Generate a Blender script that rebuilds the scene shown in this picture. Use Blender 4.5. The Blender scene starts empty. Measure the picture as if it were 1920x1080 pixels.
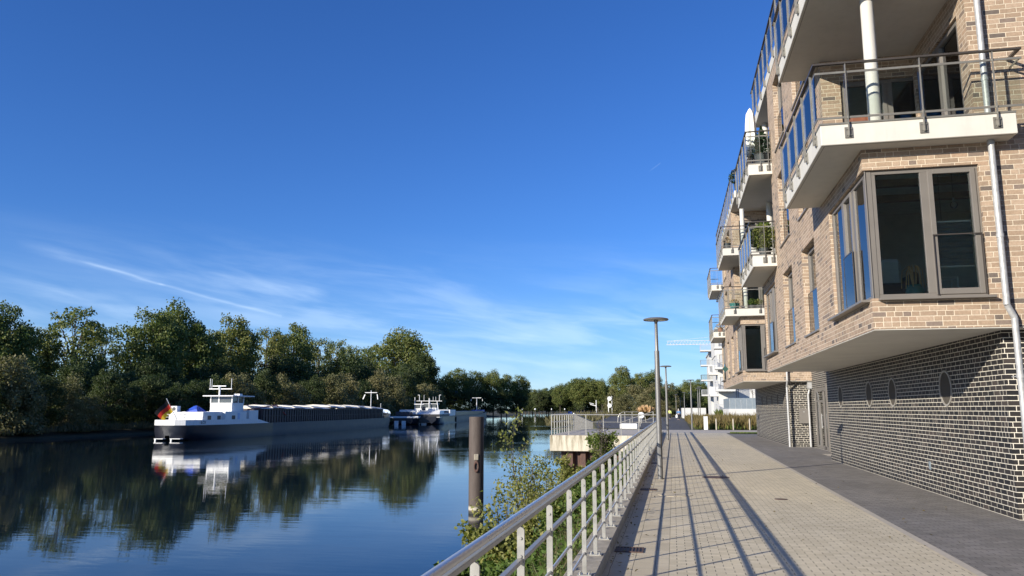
import bpy, bmesh, math, random
import numpy as np
from mathutils import Vector, Matrix
R=math.radians
S=bpy.context.scene
COL=S.collection
random.seed(7); rng=np.random.default_rng(11)
WATER=-2.8

# ------------------------------------------------------------------ camera
cd=bpy.data.cameras.new('camera'); cam=bpy.data.objects.new('camera',cd); COL.objects.link(cam); S.camera=cam
cd.sensor_width=36; cd.lens=1450/1920*36; cd.clip_start=.1; cd.clip_end=12000
YAW=R(11.665); PIT=R(8.897)
fw=Vector((-math.sin(YAW)*math.cos(PIT),math.cos(YAW)*math.cos(PIT),math.sin(PIT)))
cam.location=(0,0,1.7); cam.rotation_euler=fw.to_track_quat('-Z','Y').to_euler()
S.render.resolution_x=1024; S.render.resolution_y=576

# ------------------------------------------------------------------ sun + sky
SAZ=R(39); SEL=R(18)
sd=bpy.data.lights.new('sun','SUN'); sun=bpy.data.objects.new('sun',sd); COL.objects.link(sun)
sd.energy=5.0; sd.angle=R(.5); sd.color=(1,.925,.8)
sdir=Vector((math.sin(SAZ)*math.cos(SEL),math.cos(SAZ)*math.cos(SEL),-math.sin(SEL)))
sun.rotation_euler=sdir.to_track_quat('-Z','Y').to_euler(); sun.location=(-20,-20,30)
S.view_settings.view_transform='Standard'; S.view_settings.look='None'; S.view_settings.gamma=1; S.view_settings.exposure=.55

class NT:
    "short-hand for building node trees"
    def __init__(s,tree): s.t=tree; s.n=tree.nodes; s.l=tree.links
    def node(s,typ,**kw):
        nd=s.n.new(typ)
        for k,v in kw.items(): setattr(nd,k,v)
        return nd
    def inp(s,sock,v):
        if v is None: return
        if isinstance(v,bpy.types.NodeSocket): s.l.new(v,sock)
        else:
            if isinstance(v,tuple) and len(v)==3 and sock.type=='RGBA': v=(*v,1)
            sock.default_value=v
    def m(s,op,a,b=None,c=None,clamp=False):
        nd=s.node('ShaderNodeMath',operation=op,use_clamp=clamp)
        for i,v in enumerate((a,b,c)): s.inp(nd.inputs[i],v)
        return nd.outputs[0]
    def noise(s,vec,scale,detail=2,rough=.5,dist=0):
        nd=s.node('ShaderNodeTexNoise'); s.inp(nd.inputs['Vector'],vec)
        nd.inputs['Scale'].default_value=scale; nd.inputs['Detail'].default_value=detail
        nd.inputs['Roughness'].default_value=rough; nd.inputs['Distortion'].default_value=dist
        return nd.outputs['Fac']
    def mix(s,f,a,b,mode='MIX'):
        nd=s.node('ShaderNodeMix',data_type='RGBA',blend_type=mode)
        s.inp(nd.inputs['Factor'],f); s.inp(nd.inputs[6],a); s.inp(nd.inputs[7],b); return nd.outputs[2]
    def maprange(s,v,a,b,c=0.,d=1.,smooth=False):
        nd=s.node('ShaderNodeMapRange'); nd.clamp=True
        if smooth: nd.interpolation_type='SMOOTHSTEP'
        s.inp(nd.inputs[0],v)
        for i,x in enumerate((a,b,c,d)): nd.inputs[i+1].default_value=x
        return nd.outputs[0]
    def comb(s,x,y,z):
        nd=s.node('ShaderNodeCombineXYZ')
        for i,v in enumerate((x,y,z)): s.inp(nd.inputs[i],v)
        return nd.outputs[0]
    def sep(s,v):
        nd=s.node('ShaderNodeSeparateXYZ'); s.inp(nd.inputs[0],v); return nd.outputs
    def bump(s,h,strength=.3,dist=.01):
        nd=s.node('ShaderNodeBump'); nd.inputs['Strength'].default_value=strength; nd.inputs['Distance'].default_value=dist
        s.inp(nd.inputs['Height'],h); return nd.outputs[0]

W=bpy.data.worlds.new('World'); S.world=W; W.use_nodes=True
w=NT(W.node_tree)
bg=W.node_tree.nodes['Background']
sky=w.node('ShaderNodeTexSky'); sky.sky_type='NISHITA'; sky.sun_disc=False
sky.sun_elevation=SEL; sky.sun_rotation=math.pi+SAZ
sky.air_density=1.0; sky.dust_density=.05; sky.ozone_density=3.2; sky.altitude=0
bg.inputs['Strength'].default_value=.115
co=w.node('ShaderNodeTexCoord'); dx,dy,dz=w.sep(co.outputs['Generated'])
az=w.m('MULTIPLY',w.m('ARCTAN2',dx,dy),57.2958); el=w.m('MULTIPLY',w.m('ARCSINE',dz),57.2958)
# thin cirrus streaks, falling slightly towards the right
u=w.m('ADD',w.m('MULTIPLY',az,.10),0.0); v=w.m('ADD',w.m('MULTIPLY',el,.62),w.m('MULTIPLY',az,.085))
n1=w.noise(w.comb(u,v,0.3),1.0,5,.55,.4); n2=w.noise(w.comb(w.m('MULTIPLY',u,.35),w.m('MULTIPLY',v,.45),5.3),1.0,3,.5)
band=w.m('MULTIPLY',w.maprange(el,-1,3,.8,1),w.maprange(el,6,13.5,1,0,True))
cl=w.m('MULTIPLY',w.maprange(n1,.40,.74,0,1,True),w.maprange(n2,.32,.62,.15,1,True))
cl=w.m('MULTIPLY',cl,band)
def segment(a0,e0,a1,e1,wd,amp,fade=.2):
    L=math.hypot(a1-a0,e1-e0); tx,ty=(a1-a0)/L,(e1-e0)/L
    p=w.m('SUBTRACT',az,a0); q=w.m('SUBTRACT',el,e0)
    t=w.m('DIVIDE',w.m('ADD',w.m('MULTIPLY',p,tx),w.m('MULTIPLY',q,ty)),L)
    d=w.m('ABSOLUTE',w.m('ADD',w.m('ADD',w.m('MULTIPLY',p,-ty),w.m('MULTIPLY',q,tx)),w.m('MULTIPLY',w.m('SUBTRACT',w.noise(w.comb(u,v,8.),2.2,4),.5),wd*2.5)))
    f=w.m('SUBTRACT',1.,w.m('DIVIDE',d,wd),clamp=True)
    f=w.m('MULTIPLY',w.m('MULTIPLY',f,w.maprange(t,0,fade)),w.maprange(t,1-fade*.4,1,1,0))
    return w.m('MULTIPLY',f,w.m('MULTIPLY',w.maprange(w.noise(w.comb(u,v,2.),3,3),.25,.6,.35,1),amp))
tot=w.m('ADD',w.m('MULTIPLY',cl,.6),w.m('MULTIPLY',w.maprange(el,1,13,.62,0,True),w.maprange(n1,.3,.62,.35,1,True)))
for s_ in ((-41.5,9.6,-36.,8.3,.15,.65,.15),(-36.6,8.45,-28.3,6.5,.14,.55,.03),(-45,10.2,-36,8.4,.5,.4,.3),(-38,8.9,-28,6.5,.9,.3,.3),(-35,9.3,-25.,8.1,.6,.5,.3),(-47,8.1,-35,6.,.7,.4,.2),(-1.3,17.15,-.35,17.8,.05,.25,.3),(-30,6.,-8,5.0,.5,.35,.3),(-22,5.2,-4,2.6,.6,.4,.3)):
    tot=w.m('ADD',tot,segment(*s_))
skyc=w.node('ShaderNodeHueSaturation'); skyc.inputs['Saturation'].default_value=1.12; skyc.inputs['Value'].default_value=1.0
w.l.new(sky.outputs[0],skyc.inputs['Color'])
cloudcol=(5.6,6.9,8.3,1)
deep=w.mix(1.,skyc.outputs[0],(.40,.60,.98),'MULTIPLY')
fin=w.mix(w.m('MULTIPLY',w.m('MINIMUM',tot,1.5),.34),deep,cloudcol)
w.l.new(fin,bg.inputs['Color'])

# ------------------------------------------------------------------ materials
def new_mat(name):
    m=bpy.data.materials.new(name); m.use_nodes=True
    n=NT(m.node_tree); p=m.node_tree.nodes['Principled BSDF']
    return m,n,p
def geo(n):
    g=n.node('ShaderNodeNewGeometry'); return g
def simple(name,col,rough=.5,metal=0.,var=.12,scale=6,bump=0.,spec=.5,dirt=0.):
    m,n,p=new_mat(name)
    g=geo(n); ns=n.noise(g.outputs['Position'],scale,5,.6)
    c=n.mix(n.maprange(ns,.25,.75),tuple(x*(1-var) for x in col),tuple(min(1,x*(1+var)) for x in col))
    if dirt:
        x,y,z=n.sep(g.outputs['Position'])
        st=n.noise(n.comb(n.m('MULTIPLY',x,3.),n.m('MULTIPLY',y,3.),n.m('MULTIPLY',z,.25)),2.2,5,.65)
        c=n.mix(n.m('MULTIPLY',n.maprange(st,.48,.72),dirt),c,tuple(x*.35 for x in col))
    n.inp(p.inputs['Base Color'],c); p.inputs['Metallic'].default_value=metal
    n.inp(p.inputs['Roughness'],n.maprange(ns,.2,.8,max(0,rough-.08),min(1,rough+.08)))
    p.inputs['Specular IOR Level'].default_value=spec
    if bump: n.inp(p.inputs['Normal'],n.bump(n.noise(g.outputs['Position'],scale*6,4),.5,bump))
    return m
def wall_uv(n):
    g=geo(n); x,y,z=n.sep(g.outputs['Position']); nx,ny,nz=n.sep(g.outputs['True Normal'])
    fx=n.m('GREATER_THAN',n.m('ABSOLUTE',nx),.5); fz=n.m('GREATER_THAN',n.m('ABSOLUTE',nz),.5)
    u=n.m('ADD',n.m('MULTIPLY',y,fx),n.m('MULTIPLY',x,n.m('SUBTRACT',1.,fx)))
    v=n.m('ADD',z,n.m('MULTIPLY',y,fz))
    return g,u,v
def brick(name,cols,mortar,bw=.25,rh=.0833,ms=.011,mrough=.85,patch=.0,rough=.75,bdist=.006,split=.17):
    m,n,p=new_mat(name); g,u,v=wall_uv(n)
    wob=n.noise(g.outputs['Position'],9,2)
    vv=n.m('ADD',v,n.m('MULTIPLY',n.m('SUBTRACT',wob,.5),.006))
    def wn2(a,b_,k):
        w_=n.node('ShaderNodeTexWhiteNoise',noise_dimensions='3D'); n.inp(w_.inputs['Vector'],n.comb(a,b_,k)); return w_.outputs[0]
    vr=n.m('DIVIDE',n.m('ADD',vv,50*rh),rh); row=n.m('FLOOR',vr); fv=n.m('MULTIPLY',n.m('FRACT',vr),rh)
    u2=n.m('ADD',n.m('DIVIDE',n.m('ADD',u,100*bw),bw),n.m('ADD',n.m('MULTIPLY',n.m('MODULO',row,2.),.5),n.m('MULTIPLY',wn2(row,3.,1.),.45)))
    cell=n.m('FLOOR',u2); fu=n.m('FRACT',u2)
    spl=n.m('LESS_THAN',wn2(cell,row,7.),split); half=n.m('MULTIPLY',spl,n.m('GREATER_THAN',fu,.5))
    tone=wn2(n.m('ADD',cell,n.m('MULTIPLY',half,.37)),row,2.)
    d1=n.m('MULTIPLY',n.m('MINIMUM',fu,n.m('SUBTRACT',1.,fu)),bw)
    d2=n.m('ADD',n.m('MULTIPLY',n.m('ABSOLUTE',n.m('SUBTRACT',fu,.5)),bw),n.m('SUBTRACT',1.,spl))
    dd=n.m('MINIMUM',n.m('MINIMUM',d1,d2),n.m('MINIMUM',fv,n.m('SUBTRACT',rh,fv)))
    dd=n.m('ADD',dd,n.m('MULTIPLY',n.m('SUBTRACT',n.noise(g.outputs['Position'],45,3),.5),.003))
    FAC=n.maprange(dd,ms/2-.0012,ms/2+.0012,1.,0.)
    cr=n.node('ShaderNodeValToRGB'); n.l.new(tone,cr.inputs[0]); r=cr.color_ramp
    r.interpolation='CONSTANT'
    while len(r.elements)<len(cols): r.elements.new(.5)
    for e,(pos,c) in zip(r.elements,cols): e.position=pos; e.color=(*c,1)
    ns=n.noise(g.outputs['Position'],28,5,.7); big=n.noise(g.outputs['Position'],.8,3)
    c=n.mix(n.maprange(ns,.3,.7),cr.outputs[0],n.mix(1.,cr.outputs[0],(.72,.70,.68),'MULTIPLY'))
    c=n.mix(n.maprange(big,.35,.7,0,.35),c,n.mix(1.,c,(.8,.78,.75),'MULTIPLY'))
    zz=n.sep(g.outputs['Position'])[2]
    mc=n.mix(n.maprange(ns,.3,.7),mortar,tuple(x*.78 for x in mortar))
    mc=n.mix(n.m('MULTIPLY',n.maprange(n.noise(g.outputs['Position'],1.3,4,.6),.4,.65),.3),mc,tuple(x*.5 for x in mortar))
    mc=n.mix(n.m('MULTIPLY',n.maprange(zz,.0,.35,.5,0),1.),mc,tuple(x*.45 for x in mortar))
    c=n.mix(FAC,c,mc)
    n.inp(p.inputs['Base Color'],c); n.inp(p.inputs['Roughness'],n.m('MAXIMUM',rough,n.m('MULTIPLY',FAC,.9)))
    h=n.m('ADD',n.m('MULTIPLY',FAC,-1.),n.m('MULTIPLY',ns,.35))
    n.inp(p.inputs['Normal'],n.bump(h,.9,bdist))
    return m
M={}
M['brick']=brick('light_brick',[(0,(.155,.125,.105)),(.05,(.41,.30,.21)),(.28,(.37,.27,.19)),(.50,(.46,.345,.25)),(.74,(.33,.245,.175)),(.90,(.43,.305,.215)),(.955,(.24,.185,.15))],(.74,.63,.48))
M['darkbrick']=brick('dark_brick',[(0,(.028,.026,.026)),(.22,(.036,.033,.033)),(.5,(.022,.022,.024)),(.78,(.048,.042,.040)),(.92,(.070,.058,.052))],(.80,.74,.62),bw=.245,ms=.0122,rough=.62)
M['darkbrick'].node_tree.nodes['Principled BSDF'].inputs['Specular IOR Level'].default_value=.25
M['white']=simple('white_render',(.575,.55,.49),.7,var=.07,scale=2,bump=.002,dirt=.10)
M['soffit']=simple('soffit_render',(.68,.655,.59),.75,var=.09,scale=1.2)
M['greywhite']=simple('pale_render',(.56,.555,.53),.8,var=.04,scale=.7)
M['frame']=simple('window_frame_paint',(.165,.150,.133),.42,var=.05,scale=3)
M['railmetal']=simple('balcony_steel',(.225,.215,.19),.4,metal=.4,var=.08)
M['raildark']=simple('balcony_handrail',(.055,.048,.043),.35,var=.15)
M['zinc']=simple('galvanised_pipe',(.40,.40,.395),.5,metal=.25,var=.22,scale=14)
M['rail']=simple('promenade_rail_metal',(.37,.36,.33),.42,metal=.4,var=.16,scale=9,dirt=.12)
M['handrail']=simple('stainless_handrail',(.62,.61,.59),.30,metal=.5,var=.08,scale=4)
M['lamp']=simple('lamp_paint',(.19,.187,.182),.42,metal=.4,var=.08)
M['lens']=simple('lamp_lens',(.75,.73,.66),.3)
M['concrete']=simple('kerb_concrete',(.36,.32,.25),.9,var=.3,scale=7,bump=.004,dirt=.3)
M['interior']=simple('interior_plaster',(.62,.63,.58),.9,var=.1)
M['intdark']=simple('interior_floor',(.30,.24,.18),.7)
M['ceiling']=simple('interior_ceiling',(.75,.78,.72),.9)
M['darkgreen']=simple('dark_green_enamel',(.02,.07,.055),.5)
M['rim']=simple('round_window_rim',(.30,.28,.25),.5,var=.05)
M['pane']=simple('grey_pane',(.085,.075,.062),.75,var=.1,spec=.1)
M['black']=simple('black_rubber',(.02,.02,.022),.6)
M['hullnavy']=simple('navy_hull_paint',(.011,.012,.019),.35,var=.25,scale=1.5)
M['hullgrey']=simple('bluegrey_hull_paint',(.026,.037,.052),.5,var=.18,scale=.8,dirt=.25)
M['shipwhite']=simple('ship_white_paint',(.78,.78,.76),.4,var=.05,scale=1,dirt=.22)
M['coaming']=simple('coaming_paint',(.05,.036,.038),.5,var=.25,scale=1.5)
M['hatch']=simple('hatch_aluminium',(.62,.59,.52),.55,metal=.2,var=.12,scale=1)
M['redpaint']=simple('red_paint',(.28,.03,.02),.5,var=.2)
M['blue']=simple('blue_tarp',(.02,.07,.42),.5,var=.3,scale=3,bump=.02)
M['paleblue']=simple('pale_blue_paint',(.45,.56,.75),.5)
M['shipglass']=simple('ship_window',(.10,.11,.11),.12,var=.2)
M['wood']=simple('brown_timber',(.20,.075,.040),.5,var=.3,scale=8)
M['bark']=simple('bark',(.085,.07,.055),.9,var=.35,scale=8,bump=.01)
M['rust']=simple('rusted_sheet_steel',(.105,.058,.045),.8,var=.35,scale=5,bump=.006,dirt=.4)
M['pot']=simple('grey_pot',(.05,.055,.06),.6)
M['terracotta']=simple('terracotta_pot',(.38,.14,.07),.8)
M['turq']=simple('turquoise_glaze',(.06,.20,.19),.3)
M['cloth']=simple('cream_cloth',(.78,.76,.70),.85,var=.05)
M['fencepanel']=simple('blue_grey_panel',(.20,.24,.27),.5)
M['shutter']=simple('grey_shutter',(.42,.43,.44),.5)
M['asphaltdark']=simple('manhole_iron',(.10,.06,.045),.7,var=.4,scale=20)
def glass(name,tint,ior=1.5,refl=1.0):
    m=bpy.data.materials.new(name); m.use_nodes=True; n=NT(m.node_tree); n.n.clear()
    o=n.node('ShaderNodeOutputMaterial'); tr=n.node('ShaderNodeBsdfTransparent'); gl=n.node('ShaderNodeBsdfGlossy')
    tr.inputs[0].default_value=(*tint,1); gl.inputs['Roughness'].default_value=.0; gl.inputs['Color'].default_value=(refl,refl,refl,1)
    fr=n.node('ShaderNodeFresnel'); fr.inputs['IOR'].default_value=ior
    g=geo(n); n.inp(fr.inputs['Normal'],n.bump(n.noise(g.outputs['Position'],1.6,2),.04,.02)); n.l.new(fr.inputs['Normal'].links[0].from_socket,gl.inputs['Normal'])
    mx=n.node('ShaderNodeMixShader'); n.l.new(fr.outputs[0],mx.inputs[0]); n.l.new(tr.outputs[0],mx.inputs[1]); n.l.new(gl.outputs[0],mx.inputs[2])
    n.l.new(mx.outputs[0],o.inputs[0]); return m
M['glass']=glass('window_glass',(.90,.97,.92),1.6)
M['railglass']=glass('balustrade_glass',(.90,.93,.92),1.38)
# pavers: rows across the walk, only the joints along the walk are open
def pavers(name,ca,cb,joint,slab=False,bigv=.25):
    m,n,p=new_mat(name); g=geo(n); x,y,z=n.sep(g.outputs['Position'])
    wb=n.m('MULTIPLY',n.m('SUBTRACT',n.noise(g.outputs['Position'],3.,2),.5),.02)
    if slab: bw,rh,js=.235,.31,.005
    else: bw,rh,js=.2,.1,.0085
    row=n.m('FLOOR',n.m('DIVIDE',n.m('ADD',y,wb),rh)); off=0. if slab else n.m('MULTIPLY',n.m('MODULO',n.m('ABSOLUTE',row),2.),bw/2)
    uu=n.m('DIVIDE',n.m('ADD',n.m('ADD',x,wb),n.m('ADD',off,100*bw+.02)),bw)
    cx=n.m('FLOOR',uu); fx=n.m('MULTIPLY',n.m('FRACT',uu),bw); fy=n.m('MULTIPLY',n.m('FRACT',n.m('DIVIDE',n.m('ADD',n.m('ADD',y,wb),20.),rh)),rh)
    wn=n.node('ShaderNodeTexWhiteNoise',noise_dimensions='2D'); n.inp(wn.inputs['Vector'],n.comb(cx,row,0.))
    jx=n.m('LESS_THAN',fx,js); jy=n.m('LESS_THAN',fy,js*.5)
    # some joints are filled with sand
    wn2=n.node('ShaderNodeTexWhiteNoise',noise_dimensions='2D'); n.inp(wn2.inputs['Vector'],n.comb(row,cx,0.))
    jx=n.m('MULTIPLY',jx,n.maprange(wn2.outputs[0],0,.5,.6,1))
    j=n.m('MAXIMUM',jx,n.m('MULTIPLY',jy,.8 if slab else .28))
    c=n.mix(wn.outputs[0],ca,cb)
    big=n.noise(g.outputs['Position'],.45,5,.6); fine=n.noise(g.outputs['Position'],60,4,.7)
    st=n.noise(n.comb(n.m('MULTIPLY',x,1.8),n.m('MULTIPLY',y,.25),0.),1.3,4,.6)
    c=n.mix(n.maprange(big,.3,.7,0,bigv),c,n.mix(1.,c,(.55,.53,.5),'MULTIPLY'))
    c=n.mix(n.maprange(st,.5,.75,0,.35),c,n.mix(1.,c,(1.35,1.33,1.28),'MULTIPLY'))
    c=n.mix(n.maprange(fine,.25,.75,0,.5),c,n.mix(1.,c,(.7,.7,.7),'MULTIPLY'))
    sp=n.noise(g.outputs['Position'],11,3,.8); c=n.mix(n.maprange(sp,.70,.76,0,.5),c,tuple(k*.35 for k in ca))
    moss=n.m('MULTIPLY',n.maprange(n.noise(g.outputs['Position'],1.7,4,.7),.55,.7),j); joint2=n.mix(moss,joint,(.045,.06,.02))
    pt=n.noise(g.outputs['Position'],.16,3,.5); c=n.mix(n.maprange(pt,.42,.62,0,.28),c,n.mix(1.,c,(1.3,1.28,1.22),'MULTIPLY'))
    c=n.mix(j,c,joint2)
    n.inp(p.inputs['Base Color'],c); p.inputs['Roughness'].default_value=.85
    n.inp(p.inputs['Normal'],n.bump(n.m('ADD',n.m('MULTIPLY',j,-1.),n.m('ADD',n.m('MULTIPLY',fine,.25),n.m('MULTIPLY',wn.outputs[0],.2))),.6,.006))
    return m
M['pave']=pavers('light_pavers',(.57,.495,.345),(.68,.595,.43),(.07,.06,.05))
M['slab']=pavers('edge_slabs',(.52,.45,.32),(.62,.54,.39),(.05,.045,.04),slab=True)
M['darkpave']=pavers('anthracite_pavers',(.185,.172,.155),(.26,.24,.22),(.05,.047,.042),bigv=.55)
def ground_mat(name,a,b,scale=.6,rough=.95,bump=.02):
    m,n,p=new_mat(name); g=geo(n)
    f=n.noise(g.outputs['Position'],scale,6,.65); f2=n.noise(g.outputs['Position'],scale*14,4,.6)
    c=n.mix(n.maprange(f,.3,.7),a,b); c=n.mix(n.maprange(f2,.3,.7,0,.4),c,n.mix(1.,c,(.6,.6,.6),'MULTIPLY'))
    n.inp(p.inputs['Base Color'],c); p.inputs['Roughness'].default_value=rough
    n.inp(p.inputs['Normal'],n.bump(f2,.5,bump)); return m
M['asphalt']=ground_mat('asphalt',(.07,.068,.066),(.095,.092,.088),.4,.85,.004)
M['soil']=ground_mat('soil',(.07,.06,.03),(.05,.065,.025),1.2)
M['earth']=ground_mat('bank_earth',(.035,.04,.018),(.06,.055,.03),.3)
M['verge']=ground_mat('short_grass_verge',(.045,.055,.018),(.10,.09,.04),2.)
M['crossband']=ground_mat('pale_concrete_band',(.46,.41,.33),(.54,.48,.39),1.2,.85,.004)
# stained pier concrete
m,n,p=new_mat('stained_concrete'); g=geo(n); x,y,z=n.sep(g.outputs['Position'])
st=n.noise(n.comb(n.m('MULTIPLY',x,1.8),n.m('MULTIPLY',y,1.8),n.m('MULTIPLY',z,.22)),2.4,6,.7)
f=n.m('MULTIPLY',n.maprange(st,.40,.60),n.maprange(z,-1.1,0,.35,1))
c=n.mix(f,(.62,.57,.46),(.20,.165,.10)); n.inp(p.inputs['Base Color'],c); p.inputs['Roughness'].default_value=.9
n.inp(p.inputs['Normal'],n.bump(n.noise(g.outputs['Position'],12,5),.5,.01)); M['pier']=m
# pile steel: weathered tube, pale tide line above the water
m,n,p=new_mat('pile_steel'); g=geo(n); x,y,z=n.sep(g.outputs['Position'])
st=n.noise(n.comb(n.m('MULTIPLY',x,3.),n.m('MULTIPLY',y,3.),n.m('MULTIPLY',z,.5)),3.,6,.65)
c=n.mix(n.maprange(st,.3,.7),(.062,.046,.038),(.095,.074,.062))
c=n.mix(n.m('MULTIPLY',n.maprange(z,-2.68,-2.62),n.maprange(z,-2.55,-2.45,1,0)),c,(.42,.38,.30))
c=n.mix(n.maprange(z,-2.74,-2.68,1,0),c,(.03,.03,.02))
n.inp(p.inputs['Base Color'],c); p.inputs['Roughness'].default_value=.75
n.inp(p.inputs['Normal'],n.bump(n.noise(g.outputs['Position'],20,5),.4,.006)); M['pile']=m
# water
m,n,p=new_mat('water'); g=geo(n); x,y,z=n.sep(g.outputs['Position'])
vec=n.comb(n.m('MULTIPLY',n.m('ADD',x,n.m('MULTIPLY',y,-.15)),.32),y,0.)
sw=n.noise(vec,.55,3,.5,.3); rp=n.noise(vec,2.6,4,.55,.5); fi=n.noise(vec,9.,3,.6)
gust=n.noise(n.comb(n.m('MULTIPLY',x,.018),n.m('MULTIPLY',y,.045),0.),1.,3,.5)
gm=n.maprange(gust,.50,.64,0,1,True)
bt=n.m('SUBTRACT',n.m('MULTIPLY',x,.948),n.m('ADD',n.m('MULTIPLY',y,.316),n.m('MULTIPLY',gust,-16.)))
bd_=n.m('MULTIPLY',n.maprange(bt,-74,-69,0,1,True),n.maprange(bt,-66,-61,1,0,True))
gm=n.m('MAXIMUM',gm,bd_)
h=n.m('ADD',n.m('MULTIPLY',sw,.006),n.m('MULTIPLY',rp,.0019)); h=n.m('ADD',h,n.m('MULTIPLY',fi,n.m('ADD',.00015,n.m('MULTIPLY',gm,.0032))))
bm_=n.node('ShaderNodeBump'); bm_.inputs['Strength'].default_value=1; bm_.inputs['Distance'].default_value=1.; n.inp(bm_.inputs['Height'],h)
n.l.new(bm_.outputs[0],p.inputs['Normal'])
p.inputs['Base Color'].default_value=(.008,.016,.026,1); n.inp(p.inputs['Roughness'],n.m('MULTIPLY_ADD',gm,.04,.004)); p.inputs['IOR'].default_value=1.333
M['water']=m
def foliage(name,cols,trans=.25,nscale=.35,rough=.6):
    m=bpy.data.materials.new(name); m.use_nodes=True; n=NT(m.node_tree); n.n.clear()
    o=n.node('ShaderNodeOutputMaterial'); g=geo(n); oi=n.node('ShaderNodeObjectInfo')
    f=n.noise(g.outputs['Position'],nscale,3,.6)
    k=n.m('ADD',n.m('MULTIPLY',n.maprange(f,.3,.7),.5),n.m('ADD',n.m('MULTIPLY',oi.outputs['Random'],.3),n.m('MULTIPLY',g.outputs['Random Per Island'],.3)))
    cr=n.node('ShaderNodeValToRGB'); n.l.new(k,cr.inputs[0]); r=cr.color_ramp
    while len(r.elements)<len(cols): r.elements.new(.5)
    for i,(e,c) in enumerate(zip(r.elements,cols)): e.position=.1+.9*i/(len(cols)-1); e.color=(*c,1)
    p=n.node('ShaderNodeBsdfPrincipled'); n.l.new(cr.outputs[0],p.inputs['Base Color']); p.inputs['Roughness'].default_value=rough; p.inputs['Specular IOR Level'].default_value=.3
    t=n.node('ShaderNodeBsdfTranslucent'); n.l.new(n.mix(1.,cr.outputs[0],(1.3,1.5,.7),'MULTIPLY'),t.inputs[0])
    mx=n.node('ShaderNodeMixShader'); mx.inputs[0].default_value=trans
    n.l.new(p.outputs[0],mx.inputs[1]); n.l.new(t.outputs[0],mx.inputs[2]); n.l.new(mx.outputs[0],o.inputs[0]); return m
M['leaf']=foliage('tree_leaves',[(.064,.102,.026),(.115,.145,.040),(.16,.172,.048),(.215,.19,.055)])
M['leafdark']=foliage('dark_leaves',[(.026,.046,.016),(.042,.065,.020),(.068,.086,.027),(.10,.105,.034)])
M['willow']=foliage('willow_leaves',[(.085,.092,.040),(.135,.135,.060),(.19,.17,.08),(.22,.185,.085)])
M['yleaf']=foliage('yellowgreen_leaves',[(.09,.115,.03),(.17,.185,.05),(.30,.29,.09),(.50,.44,.18)],.35,1.5)
M['gleaf']=foliage('green_leaves',[(.045,.085,.015),(.08,.13,.025),(.13,.17,.04),(.22,.22,.06)],.3,1.2)
M['ivy']=foliage('evergreen_needles',[(.012,.03,.012),(.025,.05,.02),(.035,.06,.025)],.1,3)
M['drygrass']=foliage('dry_grass',[(.07,.07,.025),(.15,.115,.042),(.21,.155,.060),(.10,.10,.035)],.3,.5)
M['reed']=foliage('reeds',[(.06,.07,.03),(.11,.10,.045),(.15,.13,.06)],.2,.4)
M['plume']=foliage('pampas_plumes',[(.45,.27,.14),(.62,.42,.24),(.70,.52,.34)],.3,1)

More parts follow.
